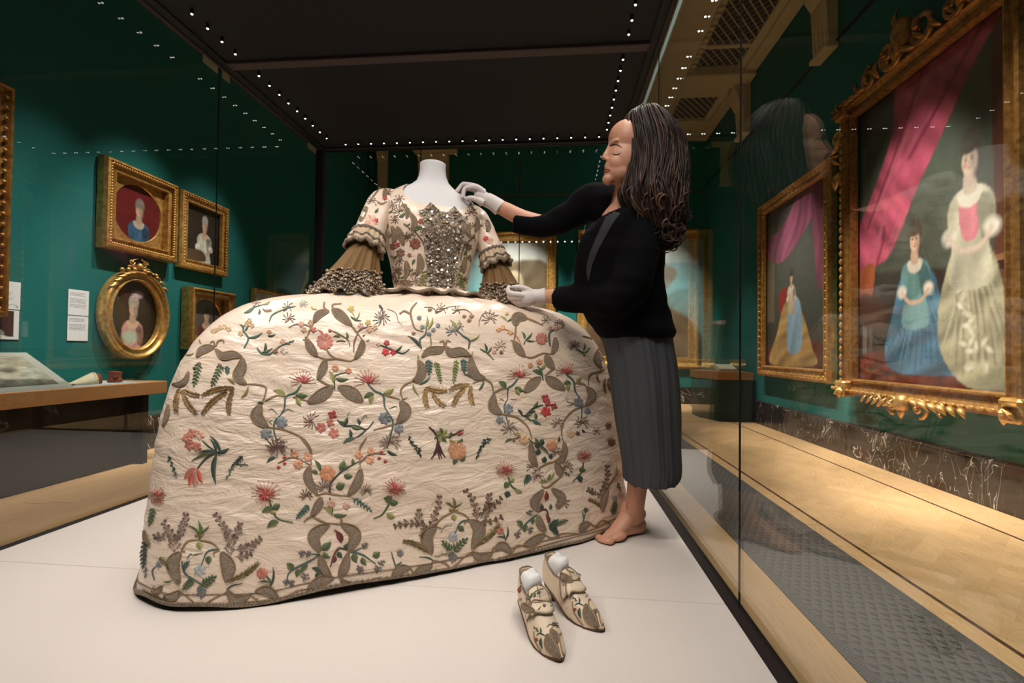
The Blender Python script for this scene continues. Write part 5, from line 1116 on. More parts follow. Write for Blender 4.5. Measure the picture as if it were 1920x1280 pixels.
M('feather_spray'); fern(690, 790, 580, 505, 11, 44); fern(690, 680, 752, 565, 6, 36); fern(715, 745, 885, 668, 8, 40); fern(715, 790, 830, 770, 5, 34)
M('bellflower'); st(TE, 3.5, 605, 742, 530, 762, 490, 850); lf(545, 790, 540, 842, 44, GR); fl(480, 885, 42, BLW, 6, (208, 210, 212)); st(TE, 2, 395, 805, 420, 775, 440, 790); st(TE, 2, 440, 780, 500, 770); st(TE, 4, 360, 820, 378, 900, 430, 940, 492, 982)
M('leafy_branch'); gar(492, 982, 570, 932, GR, 4, 40, 20); gar(440, 945, 382, 1000, GR, 4, 34, 18); gar(492, 985, 492, 1050, (110, 112, 110), 4, 40, 18); gar(365, 870, 400, 830, TE, 3, 26, 12)
M('wheat_ear'); wh(672, 952, 872, 828, 46, OLV); wh(342, 965, 210, 798, 36, OLV); st(GD, 3, 660, 1010, 700, 985, 765, 972)
M('hem_scroll'); rb(64, 662, 1018, 722, 1088, 815, 1048); rb(64, 848, 1030, 930, 1020, 1002, 1072); rb(66, 1198, 1008, 1285, 955, 1372, 935); rb(60, 1418, 950, 1490, 995, 1585, 985); rb(54, 352, 1018, 300, 1062, 240, 1056); rb(40, 230, 990, 190, 1030, 165, 1000); hook(1000, 1070, 1060, 1060, 1130, 1022, 1200, 1008); hook(1580, 985, 1640, 940, 1710, 968, 1778, 930); hook(660, 1030, 560, 1080, 490, 1128, 420, 1080, 358, 1030); hook(815, 1048, 850, 1075, 870, 1070); hook(1002, 1070, 1050, 1075, 1055, 1050); st(GOL, 2.5, 100, 1010, 200, 1060, 330, 1100, 490, 1125, 640, 1110, 900, 1085, 1140, 1060, 1400, 1020, 1640, 990, 1778, 975)
M('pink_carnation'); fl(895, 905, 40, PKR, 8); st(GR, 3.5, 920, 920, 950, 960, 945, 1000); lf(950, 992, 966, 862, 16, GD); lf(945, 965, 865, 965, 12, GD)
M('edge_sprigs'); hs(195, 390, 52, -1.5); hs(195, 400, 40, 1.2, PKR); gar(175, 470, 150, 570, GR, 4, 30, 16); st(TE, 3, 178, 950, 165, 885, 205, 850); fl(208, 845, 22, BLU, 5); gar(110, 690, 105, 850, GD, 6, 34, 18); gar(120, 860, 118, 920, (100, 108, 112), 3, 20, 10); lf(240, 960, 300, 950, 14, GR); rb(24, 110, 620, 122, 680, 150, 720)
# --- lower right quarter
E_.frame(700, 820, 3.556)
M('honeysuckle'); hs(140, 345, 70, -1.3); hs(140, 345, 52, 1.7); st(GR, 4, 122, 392, 100, 450, 58, 512, 0, 540); lf(118, 430, 68, 402, 50, GR); lf(110, 432, 166, 428, 46, GR); lf(90, 505, 146, 528, 44, G2)
M('honeysuckle'); hs(880, 222, 58, -1.5); hs(880, 222, 42, 1.6, PKR); st(GR, 4, 900, 262, 922, 325, 988, 362); lf(905, 302, 876, 338, 42, GR); lf(910, 292, 934, 268, 36, G2); lf(905, 360, 890, 402, 46, GD); lf(940, 345, 990, 366, 24, G2)
M('honeysuckle'); hs(1405, 128, 44, -1.6); hs(1405, 128, 34, 1.5, (150, 70, 60)); st(GR, 3.5, 1400, 165, 1385, 232, 1325, 298); lf(1372, 208, 1414, 215, 40, GR); lf(1380, 255, 1386, 300, 40, GD)
M('rose_root'); fl(560, 95, 60, ORG, 9, (236, 170, 140)); lf(560, 140, 535, 182, 34, GR); lf(575, 150, 612, 128, 34, GR); st((86, 54, 56), 5, 425, 40, 420, 92, 385, 142); st((86, 54, 56), 4, 430, 60, 480, 134); st((86, 54, 56), 3.5, 430, 80, 440, 145); st((86, 54, 56), 3, 440, 85, 455, 140); lf(555, 40, 585, 15, 30, GR)
M('dark_twig'); gar(250, 20, 285, 80, GD, 4, 18, 9); gar(285, 80, 312, 122, GD, 3, 18, 9); gar(770, 20, 710, 75, GD, 4, 20, 9); gar(712, 75, 690, 130, GD, 3, 18, 9)
M('pomegranate_stand'); rb(80, 415, 595, 355, 665, 388, 775); rb(80, 645, 548, 705, 620, 660, 745); hook(536, 492, 450, 542, 418, 590, 455, 605); hook(536, 490, 600, 512, 645, 548); hook(645, 560, 612, 560, 610, 580); lf(532, 492, 530, 395, 26, OLV); lf(530, 465, 475, 430, 13, GR); lf(530, 465, 592, 428, 13, GR); dot(515, 480, 13, GOL); dot(552, 482, 13, GOL); lf(540, 512, 542, 555, 42, G2)
M('feather_spray'); fern(370, 600, 135, 592, 9, 40, BRN); fern(340, 630, 440, 385, 10, 38, BRN); fern(290, 590, 300, 470, 5, 34, BRN); fern(300, 650, 340, 640, 3, 20, BRN)
M('feather_spray'); fern(690, 555, 615, 345, 9, 36, BRN); fern(710, 540, 772, 378, 8, 38, BRN); fern(700, 560, 860, 525, 6, 34, BRN); fern(740, 480, 855, 395, 6, 32, BRN)
M('wheat_ear'); wh(362, 765, 195, 688, 42, OLV); wh(668, 722, 842, 568, 42, OLV); st(GD, 3, 400, 820, 360, 800, 305, 795); st(GD, 3, 668, 740, 690, 715, 738, 700)
M('bellflower'); st(TE, 3.5, 640, 545, 580, 568, 542, 640); lf(572, 590, 606, 618, 42, GR); fl(530, 665, 34, BLW, 6, (206, 208, 210)); st(TE, 1.6, 448, 632, 478, 592, 525, 582)
M('leafy_branch'); gar(530, 752, 610, 682, GR, 4, 38, 20); gar(520, 752, 470, 702, GR, 3, 34, 18); gar(530, 760, 528, 815, (110, 112, 110), 4, 38, 18); gar(500, 770, 420, 790, G2, 3, 18, 10)
M('hem_scroll'); rb(62, 120, 966, 175, 885, 245, 868); rb(58, 268, 912, 330, 880, 392, 848); rb(58, 660, 768, 722, 802, 792, 768); rb(56, 810, 745, 862, 722, 922, 772); rb(58, 998, 722, 1070, 690, 1142, 642); rb(48, 1378, 635, 1402, 590, 1444, 570); hook(0, 940, 60, 938, 122, 972); hook(245, 870, 262, 900, 235, 930); hook(390, 850, 402, 822, 480, 840, 522, 870, 600, 802, 658, 762); hook(792, 768, 800, 735, 830, 720); hook(920, 772, 960, 722, 1012, 722); hook(1142, 650, 1200, 672, 1262, 640, 1372, 642); hook(1444, 570, 1480, 592, 1530, 552, 1602, 590); st(GOL, 2.5, 0, 1000, 250, 948, 520, 885, 800, 815, 1080, 735, 1320, 668, 1500, 620, 1640, 560)
M('pink_carnation'); fl(845, 620, 26, PKR, 8); st(GR, 3, 868, 640, 882, 690); lf(882, 682, 892, 588, 14, GD); lf(880, 670, 820, 662, 12, GD); M('grey_bellflower'); st(TE, 3, 152, 872, 130, 800, 120, 762); fl(178, 770, 26, (126, 124, 128), 6); lf(150, 850, 190, 820, 12, TE); M('teal_bellflower'); st(TE, 3, 1395, 572, 1412, 500); fl(1415, 482, 18, TE, 5); lf(1400, 550, 1385, 490, 12, TE)
M('ribbon_column'); rb(58, 1132, 348, 1075, 430, 1102, 492); rb(54, 1188, 338, 1255, 405, 1222, 472); rb(50, 1098, 518, 1112, 580, 1148, 622); rb(46, 1058, 66, 1058, 130, 1090, 194); rb(42, 1272, 78, 1256, 145, 1206, 162); rb(44, 1212, 176, 1240, 225, 1248, 265); hook(1210, 160, 1140, 182, 1060, 242); hook(1250, 262, 1200, 302, 1160, 332, 1128, 330, 1125, 310)
M('orange_rose'); fl(1190, 50, 38, ORG, 7, (222, 150, 70))
for x, y, x2, y2 in ((1092, 72, 1084, 30), (1125, 52, 1108, 12), (1098, 85, 1094, 118), (1128, 165, 1142, 125), (1168, 132, 1188, 112)): lf(x, y, x2, y2, 38, GD)
st(GR, 3, 1060, 30, 1140, 72, 1182, 142); sp(1220, 100, 44, MAU, n=9)
M('leafy_spray'); lf(1160, 292, 1108, 300, 24, G2); lf(1166, 286, 1202, 226, 22, G2); lf(1160, 285, 1175, 240, 18, GR); gar(1045, 248, 1015, 300, TE, 4, 28, 14); sp(1095, 255, 42, BRP, n=8); sp(1285, 195, 50, BRN, n=10); gar(1270, 230, 1300, 250, GR, 3, 18, 9); sp(1050, 195, 36, BRN, n=7)
M('thistle'); lf(1146, 422, 1150, 355, 32, (132, 52, 48)); lf(1168, 572, 1148, 508, 28, (116, 56, 48)); st((96, 62, 54), 3.5, 1098, 492, 1150, 480, 1172, 542); lf(1115, 480, 1120, 440, 30, GD); lf(1175, 480, 1180, 440, 24, GR); sp(1260, 440, 50, BRP, n=9)
M('berry_branch'); st(TE, 3.5, 1092, 512, 1030, 560, 965, 625); lf(985, 595, 956, 555, 42, GR, G2); lf(1020, 580, 1010, 632, 42, GR, G2); cluster(960, 645); cluster(1045, 612); cluster(1040, 500, 6); lf(1070, 540, 1060, 580, 30, GR)
M('leafy_branch'); gar(1172, 612, 1215, 560, GD, 4, 36, 18); gar(1200, 580, 1280, 555, GR, 5, 26, 13); gar(1195, 600, 1222, 640, GD, 3, 26, 13)
M('edge_sprigs'); fern(1490, 410, 1560, 185, 11, 30, BRN); fern(1485, 390, 1428, 345, 4, 26, BRN); rb(44, 1562, 340, 1535, 415, 1525, 492); wh(1515, 462, 1430, 410, 32, OLV); gar(1590, 510, 1612, 435, GR, 5, 28, 13); fl(1606, 400, 20, BLW, 5); hook(1612, 255, 1570, 322, 1560, 350); lf(1612, 262, 1616, 188, 18, G2); gar(1625, 300, 1640, 340, GR, 3, 20, 10)
# --- bodice and sleeves
E_.frame(560, 270, 3.656)
E_.parent = bod; E_.bvh = bvh_of([BOD])
M('bodice_sprig'); rb(38, 765, 470, 795, 535, 772, 590); rb(42, 676, 565, 700, 625, 718, 690); st(BRN, 3, 720, 550, 800, 605, 855, 680, 868, 760); fl(798, 682, 40, (150, 92, 76), 8); fl(836, 530, 20, RED, 5); rb(44, 826, 750, 836, 830, 812, 895); gar(885, 870, 820, 1000, (128, 128, 70), 6, 36, 14); fl(700, 745, 32, BRP, 6); rb(36, 738, 800, 745, 860, 732, 920); sp(700, 460, 60, BRN, n=10); st(BRN, 3, 640, 300, 720, 350, 800, 390, 810, 440)
gar(780, 580, 830, 570, GR, 4, 26, 12); sp(770, 620, 40, MAU, n=8); lf(690, 500, 730, 470, 28, GR); fl(650, 700, 26, BRP, 6); sp(680, 860, 40, BRN, n=8); fl(690, 880, 18, BRP, 5); sp(790, 890, 36, BRN, n=8); rb(30, 735, 430, 750, 470, 740, 510); lf(745, 420, 700, 430, 22, OLV); lf(760, 340, 740, 360, 18, GR); lf(800, 790, 780, 830, 20, GR)
M('bodice_sprig'); gar(1095, 880, 1130, 1010, (120, 124, 70), 6, 32, 12); rb(30, 1140, 780, 1132, 830, 1128, 880); fl(1165, 705, 24, BRP, 6); st(BRN, 3, 1200, 640, 1150, 680, 1120, 740, 1110, 800); rb(30, 1172, 540, 1160, 590, 1168, 630); lf(1130, 760, 1150, 720, 22, GR); sp(1180, 470, 40, BRN, n=8); fl(1155, 560, 18, BRP, 5); rb(28, 1220, 500, 1225, 560, 1210, 600); lf(1195, 560, 1225, 520, 18, OLV); sp(1130, 690, 28, GR, n=6); fl(1085, 1015, 16, (120, 110, 100), 6); fl(875, 1015, 18, (120, 110, 100), 6)
M('bodice_twigs')
for x, y in ((640, 420), (690, 380), (660, 520), (740, 640), (690, 800), (760, 960), (800, 940), (720, 980), (860, 600), (850, 940), (640, 620), (670, 940)): sp(x, y, 34, random.choice((BRN, OLV, MAU)), n=7); st(BRN, 2, x, y+30, x+8, y, x-6, y-34)
for x, y in ((620, 470), (740, 560), (760, 870), (650, 780), (880, 980), (850, 880), (700, 920)): lf(x, y, x+26, y-18, 13, GR); lf(x, y, x-22, y-16, 12, OLV)
for x, y in ((1140, 520), (1200, 560), (1190, 640), (1120, 860), (1170, 420), (1090, 960), (1130, 930), (1160, 780)): sp(x, y, 26, random.choice((BRN, OLV)), n=6); lf(x, y, x+16, y-20, 11, GR)
fl(600, 560, 20, BRP, 6); fl(680, 690, 18, RED, 5); fl(760, 760, 16, BRP, 5); fl(650, 900, 18, BRP, 6); rb(34, 640, 560, 660, 620, 650, 680); rb(30, 700, 940, 740, 950, 780, 990)
E_.end(); E_.parent = dress.children[0]
for k, so in enumerate([o for o in dress.children if o.name.startswith('sleeve')]):
    E_.parent = so; E_.bvh = bvh_of([SLV[k]])
    M('sleeve_sprig')
    if k == 0:
        fl(495, 530, 46, PK, 8); fl(528, 525, 20, (206, 60, 66), 6); st((96, 62, 60), 4.5, 470, 535, 468, 600, 460, 662); st((96, 62, 60), 3.5, 468, 605, 505, 575); st((96, 62, 60), 3, 468, 590, 430, 585); lf(490, 625, 548, 605, 44, GR); lf(495, 640, 540, 640, 36, GR); lf(450, 590, 412, 578, 28, (110, 50, 60)); rb(36, 470, 430, 440, 480, 425, 530); st(BRN, 3, 560, 300, 520, 350, 480, 400); sp(500, 390, 40, BRN, n=8); fl(590, 370, 18, RED, 5); hook(540, 400, 570, 410, 600, 395); lf(520, 470, 545, 440, 20, GR); gar(545, 680, 540, 720, GR, 3, 24, 12); fl(420, 640, 22, TAN, 6); sp(610, 340, 40, BRN, n=9); rb(30, 630, 290, 600, 320, 580, 360); fl(700, 300, 24, PK, 6)
    else:
        fl(1310, 665, 26, PK, 7); fl(1285, 650, 22, (206, 60, 66), 5); lf(1275, 735, 1315, 712, 40, GR); lf(1265, 740, 1290, 760, 34, GR); st((96, 62, 60), 4, 1330, 690, 1340, 730, 1332, 778); lf(1340, 720, 1362, 715, 22, (110, 50, 60)); gar(1235, 840, 1252, 780, GD, 4, 26, 12); rb(36, 1352, 820, 1362, 790, 1380, 770); sp(1250, 560, 36, BRN, n=8); rb(30, 1290, 520, 1300, 570, 1290, 600); fl(1210, 470, 18, BRP, 5)
E_.end()
# ------------------------------------------------------------------ pair of embroidered shoes
SHOESILK = simple('shoe_silk', (226, 204, 176), .4, nscale=40, namp=.08, bump=.15, bscale=140, Sheen_Weight=.2)
HEELM = simple('heel_leather', (58, 38, 32), .45); SOLE = simple('sole_leather', (92, 64, 46), .6); TISSUE = simple('tissue_paper', (240, 236, 234), .6, bump=.2, bscale=30)
SX = [0, .02, .05, .075, .09, .12, .15, .18, .2, .212, .219]
_zs = lambda x: float(np.interp(x, [0, .03, .05, .09, .13, .19, .22], [.047, .044, .040, .02, .006, .004, .010]))
_zt = lambda x: float(np.interp(x, [.06, .075, .09, .12, .15, .18, .205, .215, .22], [.104, .098, .090, .070, .053, .039, .027, .02, .013]))
_hw = lambda x: float(np.interp(x, [0, .01, .03, .06, .09, .13, .16, .185, .203, .214, .22], [.010, .021, .028, .0305, .032, .036, .0345, .027, .017, .009, .002]))
def make_shoe(toe, heel, label, toe_in):
    d = (Vector((toe[0]-heel[0], toe[1]-heel[1], 0))).normalized(); s = Vector((-d.y, d.x, 0)); O = Vector((toe[0], toe[1], 0)) - d*.222
    W = lambda x, y, z: O + d*x + s*y + Vector((0, 0, z))
    t = thing('embroidered_shoe', (O.x+d.x*.1, O.y+d.y*.1, 0), label, 'shoe', 'pair of embroidered silk shoes')
    def surf(x, a, off=0):   # a: 0 left sole edge .. pi right sole edge
        w_, z0, z1 = _hw(x)+off, _zs(x), _zt(x)+off; return W(x, w_*math.copysign(abs(math.cos(a))**.75, math.cos(a)), z0+(z1-z0)*abs(math.sin(a))**.85)
    vm = MB(); vm.rings([[surf(x, math.pi*k/24) for k in range(25)] for x in np.linspace(.07, .22, 40)], close=False); va = vm.build('vamp', SHOESILK, t, True)
    # quarters round the heel
    path = [(.105, 1), (.085, 1), (.06, 1), (.035, 1), (.015, 1), (.004, .9), (0, .45), (0, 0), (0, -.45), (.004, -.9), (.015, -1), (.035, -1), (.06, -1), (.085, -1), (.105, -1)]
    qm = MB(); rows = []
    for j in range(9):
        q = j/8; row = []
        for x, y in path:
            w_ = _hw(max(x, .012)); zt = .118-.5*min(x, .06)+.06*max(0, .03-x); z = _zs(x)+(zt-_zs(x))*q; row.append(W(x-.004*math.sin(q*3.1)+.006*q*(x < .02), y*w_*(1+.06*math.sin(q*3.1)-.14*q), z))
        rows.append(row)
    qm.rings(rows, close=False); qo = modded(qm.build('quarter', SHOESILK, t, True), [('SOLIDIFY', dict(thickness=.0022))])
    tm = MB(); tm.tube(rows[-1], .0024, 6); tm.build('quarter_binding', BRAID, qo, True)
    # tongue
    gm = MB(); rows = [[W(.104-.024*q, y*.028*(1-.22*q*q), .084+.022*q-.010*abs(y)**2+.004*math.sin(q*3)) for y in np.linspace(-1, 1, 11)] for q in np.linspace(0, 1, 9)]
    gm.rings(rows, close=False); go = modded(gm.build('tongue', SHOESILK, t, True), [('SOLIDIFY', dict(thickness=.003))])
    tm = MB(); tm.tube([r[0] for r in rows]+rows[-1]+[r[-1] for r in rows[::-1]], .0018, 6); tm.tube([r[5] for r in rows], .0012, 5); tm.build('tongue_binding', BRAID, go, True)
    # two overlapping latchet straps
    for k, (xa, xb, a0, a1, wd, off) in enumerate(((.084, .108, .35, 2.75, .0175, .005), (.118, .124, 1.0, 2.3, .0145, .0065))):
        rows = []
        for q in np.linspace(0, 1, 22):
            a = a0+(a1-a0)*q; xc = xa+(xb-xa)*q+.006*math.sin(q*6)*k; w2 = wd*(1 if q < .8 else (1-(q-.8)/.2*.75)) if k == 0 else wd*(.5+.5*math.sin(q*3.14))
            rows.append([surf(xc+w2*e, a, off+.002*(1-abs(e))+.0015*math.sin(q*9)) for e in (-1, -.5, 0, .5, 1)])
        sm = MB(); sm.rings(rows, close=False); so = modded(sm.build('latchet_strap', SHOESILK, t, True), [('SOLIDIFY', dict(thickness=.0025))])
        tm = MB(); tm.tube([r[0] for r in rows]+[r[-1] for r in rows[::-1]]+[rows[0][0]], .0019, 6); tm.build('strap_binding', BRAID, so, True)
        SHOEM.append(sm)
    # sole, heel, tissue
    sm = MB(); rows = [[W(x, y*(_hw(x)+.0015), _zs(x)-h) for y in np.linspace(-1, 1, 7)] for h, xs in ((0, 0),) for x in SX]
    top = rows; bot = [[p_-Vector((0, 0, .005)) for p_ in r] for r in rows]; ring = [[*a, *b[::-1]] for a, b in zip(top, bot)]; sm.rings(ring, capa=True, capb=True); sm.build('sole', SOLE, t)
    hm = MB(); hm.rings([[W(.024+cx+a*math.cos(k), b*math.sin(k), z) for k in np.linspace(0, 2*math.pi, 19)[:-1]] for z, cx, a, b in ((.0, .004, .016, .014), (.006, .004, .0155, .0135), (.02, .006, .013, .011), (.032, .004, .017, .015), (.043, .002, .024, .022))], capa=True, capb=True); hm.build('heel', HEELM, t, True)
    pm = MB(); pm.rings([[W(.037+a*math.copysign(abs(math.cos(k))**.6, math.cos(k))+.012*(z-.05)/.07, b*math.copysign(abs(math.sin(k))**.6, math.sin(k)), z+.004*math.sin(k*3)) for k in np.linspace(0, 2*math.pi, 25)[:-1]] for z, a, b in ((.05, .028, .022), (.08, .03, .0235), (.105, .028, .0235), (.121, .024, .021), (.125, .016, .014))], capa=True, capb=True); pm.build('tissue_filling', TISSUE, t, True)
    SHOEM.extend([vm, qm, gm]); return t, va
SHOEM = []; k0 = 0; shoes = []
for toe, heel, lab in (((.018, 1.066), (-.055, 1.215), 'left embroidered silk shoe with buckle straps, nearest the viewer'), ((.124, 1.192), (.010, 1.325), 'right embroidered silk shoe with buckle straps, nearer the gown hem')):
    SHOEM = []; t, va = make_shoe(toe, heel, lab, 0); shoes.append((t, va, SHOEM))
E_.frame(920, 1020, 5.333); E_.lift = .0006
for i, (t, va, ms) in enumerate(shoes):
    E_.parent = va; E_.bvh = bvh_of(ms); M('shoe_embroidery')
    ox, oy = (0, 0) if i == 0 else (385, -300)
    def S(*a): return [v+(ox if q % 2 == 0 else oy) for q, v in enumerate(a)]
    rb(104, *S(565, 900, 600, 1020, 690, 1135)); rb(76, *S(695, 890, 735, 1000, 735, 1110)); rb(80, *S(600, 850, 640, 920, 660, 990)); st(GOL, 2.5, *S(430, 870, 450, 980, 540, 1110, 660, 1185)); st(BRN, 2, *S(560, 830, 600, 800, 680, 830)); gar(*S(480, 870), *S(440, 830), GR, 3, 20, 9); lf(*S(700, 870, 720, 830), 16, GD); st(GOL, 2.5, *S(370, 545, 450, 470, 540, 440, 610, 440)); lf(*S(400, 530, 410, 480), 22, GR); lf(*S(480, 500, 470, 455), 20, TE); lf(*S(590, 470, 610, 510), 20, GD); st(BRN, 3, *S(650, 960, 680, 1050, 700, 1120)); st(GD, 3, *S(545, 915, 490, 890, 460, 910)); lf(*S(505, 935, 520, 1045), 34, GD); lf(*S(500, 890, 495, 830), 18, GD); fl(*S(460, 950), 18, RED, 5); lf(*S(620, 780, 660, 820), 30, GD); sp(*S(640, 810), 34, BRN, n=8); dot(*S(715, 1150), 20, GOL)
    rb(74, *S(320, 590, 360, 640, 440, 670)); st(GOL, 2.5, *S(350, 540, 430, 580, 540, 570, 650, 560)); gar(*S(290, 480), *S(300, 420), GR, 3, 18, 9); lf(*S(470, 655, 500, 615), 16, G2); fl(*S(535, 612), 18, BRP, 5); dot(*S(605, 610), 11, BLU); lf(*S(400, 540, 380, 520), 20, GR); lf(*S(430, 530, 440, 475), 26, GR); lf(*S(460, 490, 500, 470), 20, GD); lf(*S(590, 490, 570, 450), 20, GD); fl(*S(285, 460), 26, RED, 6); fl(*S(300, 550), 14, G2, 5)
E_.end(); E_.lift = .0012
# ------------------------------------------------------------------ the woman arranging the gown
SKIN = simple('skin', (206, 150, 122), .5, nscale=30, namp=.05, Subsurface_Weight=.08)
HAIRM = attr_mat('brown_hair', .48, bscale=0, Specular_IOR_Level=.35)
JACK = simple('black_knit', (5, 4, 7), .95, nscale=200, namp=.2, bump=.15, bscale=400, Specular_IOR_Level=.15)
SKIRTM = simple('grey_crepe', (66, 68, 72), .8, nscale=160, namp=.12, bump=.12, bscale=300)
BLOUSE = simple('grey_blouse', (36, 37, 42), .8, nscale=120, namp=.1)
GLOVE = simple('white_glove', (214, 202, 198), .55, nscale=50, namp=.05, bump=.25, bscale=110)
LIPM = simple('lips', (158, 78, 70), .45); BROWM = simple('brow_hair', (62, 40, 30), .6)
HDIR = -CR*math.cos(R_(10)) - CF*math.sin(R_(10)); HDIR.z = 0; HDIR.normalize(); ZUP = Vector((0, 0, 1)); HS = ZUP.cross(HDIR)
if HS.dot(CF) > 0: HS = -HS
HM = Matrix((HDIR, HS, ZUP)).transposed()     # columns: forward, towards viewer, up
woman = thing('person', (.25, 1.79, 0), 'barefoot woman in black jacket and grey skirt, white gloves, reaching to the gown', 'person')
mb = MB()
E3 = lambda u, v, d, r, n=20, m=14: mb.ell(P(u, v, d), r, HM, n=n, m=m)
# head
E3(1208, 272, 1.605, (.094, .072, .092)); E3(1178, 262, 1.60, (.068, .062, .066)); E3(1174, 296, 1.60, (.070, .055, .072)); E3(1163, 324, 1.60, (.056, .044, .040)); E3(1141, 336, 1.593, (.021, .022, .019)); E3(1160, 304, 1.575, (.034, .024, .034)); E3(1190, 322, 1.60, (.05, .05, .05))
mb.tube([P(1146, 270, 1.588), P(1140, 282, 1.587), P(1134, 293, 1.585)], [.009, .0085, .0095], 12); E3(1132.5, 295.5, 1.585, (.0088, .0095, .0075)); E3(1139.5, 298.5, 1.577, (.0085, .006, .006)); E3(1150, 270, 1.582, (.014, .034, .009))
E3(1139, 310, 1.588, (.010, .016, .010)); E3(1138.5, 315.5, 1.588, (.0095, .016, .0045)); E3(1139, 321.5, 1.588, (.0095, .014, .005)); E3(1155, 286.5, 1.566, (.012, .010, .0085))
mb.tube([P(1192, 318, 1.61), P(1184, 350, 1.63), P(1178, 385, 1.655), P(1172, 412, 1.67)], [.056, .055, .06, .085], 20)
# trunk
for u, v, d, r in ((1172, 440, 1.69, (.09, .12, .09)), (1165, 490, 1.69, (.08, .10, .12)), (1175, 560, 1.71, (.08, .095, .12)), (1195, 640, 1.73, (.08, .10, .12))): E3(u, v, d, r)
# arms
far = [P(1160, 402, 1.77), P(1112, 382, 1.81), P(1072, 402, 1.84), P(1030, 420, 1.85), P(985, 411, 1.845), P(944, 391, 1.835), P(925, 382, 1.83)]
near = [P(1196, 430, 1.575), P(1188, 500, 1.55), P(1168, 558, 1.56), P(1100, 560, 1.67), P(1034, 556, 1.785), P(1012, 556, 1.80)]
mb.tube(catmull(far, 5), np.interp(np.linspace(0, 1, 31), [0, .17, .33, .5, .67, .85, 1], [.05, .045, .04, .036, .033, .028, .025]), 16)
mb.tube(catmull(near, 5), np.interp(np.linspace(0, 1, 26), [0, .2, .4, .6, .8, 1], [.052, .046, .042, .037, .027, .025]), 16)
# legs and feet
for k, (hip, knee, ank, heel, ball, toe) in enumerate(((Vector((.31, 1.72, .80)), Vector((.325, 1.80, .46)), Vector((.300, 1.842, .085)), Vector((.315, 1.857, .03)), Vector((.222, 1.782, .02)), Vector((.178, 1.748, .012))), (Vector((.34, 1.83, .80)), Vector((.345, 1.90, .46)), Vector((.322, 1.965, .085)), Vector((.337, 1.98, .03)), Vector((.245, 1.905, .02)), Vector((.2, 1.87, .012))))):
    calf = ank.lerp(knee, .62) + Vector((.012, .014, 0))
    mb.tube(catmull([hip, hip.lerp(knee, .5), knee, calf, ank.lerp(knee, .25), ank, ank-Vector((0, 0, .03))], 5), np.interp(np.linspace(0, 1, 31), [0, .17, .33, .5, .67, .84, 1], [.085, .075, .055, .053, .037, .033, .034]), 18)
    fd = (toe-heel).normalized(); fs = Vector((-fd.y, fd.x, 0)).normalized(); FM = Matrix((fd, fs, ZUP)).transposed()
    mb.ell(heel, (.034, .029, .03), FM, n=16, m=10); mb.tube([ank-Vector((0, 0, .02)), ank.lerp(ball, .45)+Vector((0, 0, .012)), ball+Vector((0, 0, .008)), toe+Vector((0, 0, .003))], [.034, .033, .028, .016], 16, flat=.8)
    mb.ell(ball, (.045, .041, .02), FM, n=16, m=10); mb.tube([heel-Vector((0, 0, .004)), heel.lerp(ball, .5)+Vector((0, 0, .006)), ball], [.026, .026, .02], 14)
    for q, (o_, l_) in enumerate(((-.028, .008), (-.012, .014), (.002, .012), (.016, .008), (.029, .0))): mb.ell(toe+fs*o_*(1 if k == 0 else -1)+fd*(l_-.006), (.017, .0085 if q else .011, .0105), FM, n=10, m=8)
body = mb.build('body', SKIN, woman, True)
modded(body, [('REMESH', dict(mode='VOXEL', voxel_size=.0036, use_smooth_shade=True)), ('SMOOTH', dict(factor=.5, iterations=4))])
# facial details, laid on the one face
bb = BVHTree.FromPolygons([v.co + woman.location + body.location for v in body.data.vertices], [tuple(p_.vertices) for p_ in body.data.polygons])
def onface(pts, rad, sink=.3):
    out = []
    for (u, v), r in zip(pts, rad):
        d = ray(u, v).normalized(); h = bb.ray_cast(CAM, d); out.append(h[0]+d*r*sink if h[0] is not None else None)
    k = [(p_, r) for p_, r in zip(out, rad) if p_ is not None]; return [q[0] for q in k], [q[1] for q in k]
def feature(name, mat, *strokes):
    m2 = MB()
    for pts, rad in strokes:
        p_ = [tuple(q) for q in catmull(pts, 4)]; r = np.interp(np.linspace(0, 1, len(p_)), np.linspace(0, 1, len(rad)), rad); a, b = onface(p_, r)
        if len(a) > 2: m2.tube(a, b, 8)
    if m2.f: m2.build(name, mat, body, True)
feature('lips', LIPM, ([(1132.5, 317), (1138, 317), (1146, 319.5)], [.0022, .003, .001]), ([(1133, 321.5), (1138, 322), (1145, 320)], [.0022, .0032, .001]))
feature('eyebrow', BROWM, ([(1143, 273.5), (1150, 271), (1158, 272), (1166, 277)], [.0016, .003, .0026, .001]))
feature('eyelashes', BROWM, ([(1148, 287.5), (1153, 290), (1159, 289.5), (1164, 286.5)], [.0012, .0024, .0022, .0008]))
feature('nostril', simple('nostril_dark', (96, 56, 46), .6), ([(1134, 300.5), (1137, 301)], [.0014, .0018]))
# jacket
def ring(v, uL, uR, d, hd, n=40, pw=2.2):
    a, b = P(uL, v, d), P(uR, v, d); c = (a+b)/2; ax = (b-a)/2; dn = Vector((CF.x, CF.y, 0)).normalized()*hd; out = []
    for k in range(n):
        an = 2*math.pi*k/n; cc, ss = math.cos(an), math.sin(an); out.append(c+ax*math.copysign(abs(cc)**(2/pw), cc)+dn*math.copysign(abs(ss)**(2/pw), ss))
    return out
mb = MB()
mb.rings([ring(*q) for q in ((396, 1160, 1214, 1.67, .08), (404, 1142, 1226, 1.68, .13), (420, 1108, 1234, 1.685, .155), (445, 1088, 1238, 1.69, .16), (480, 1079, 1242, 1.69, .15), (530, 1078, 1242, 1.70, .14), (570, 1088, 1248, 1.71, .14), (600, 1102, 1256, 1.72, .145), (622, 1118, 1262, 1.72, .145), (634, 1132, 1258, 1.72, .135), (639, 1150, 1240, 1.72, .11))], capa=True, capb=True)
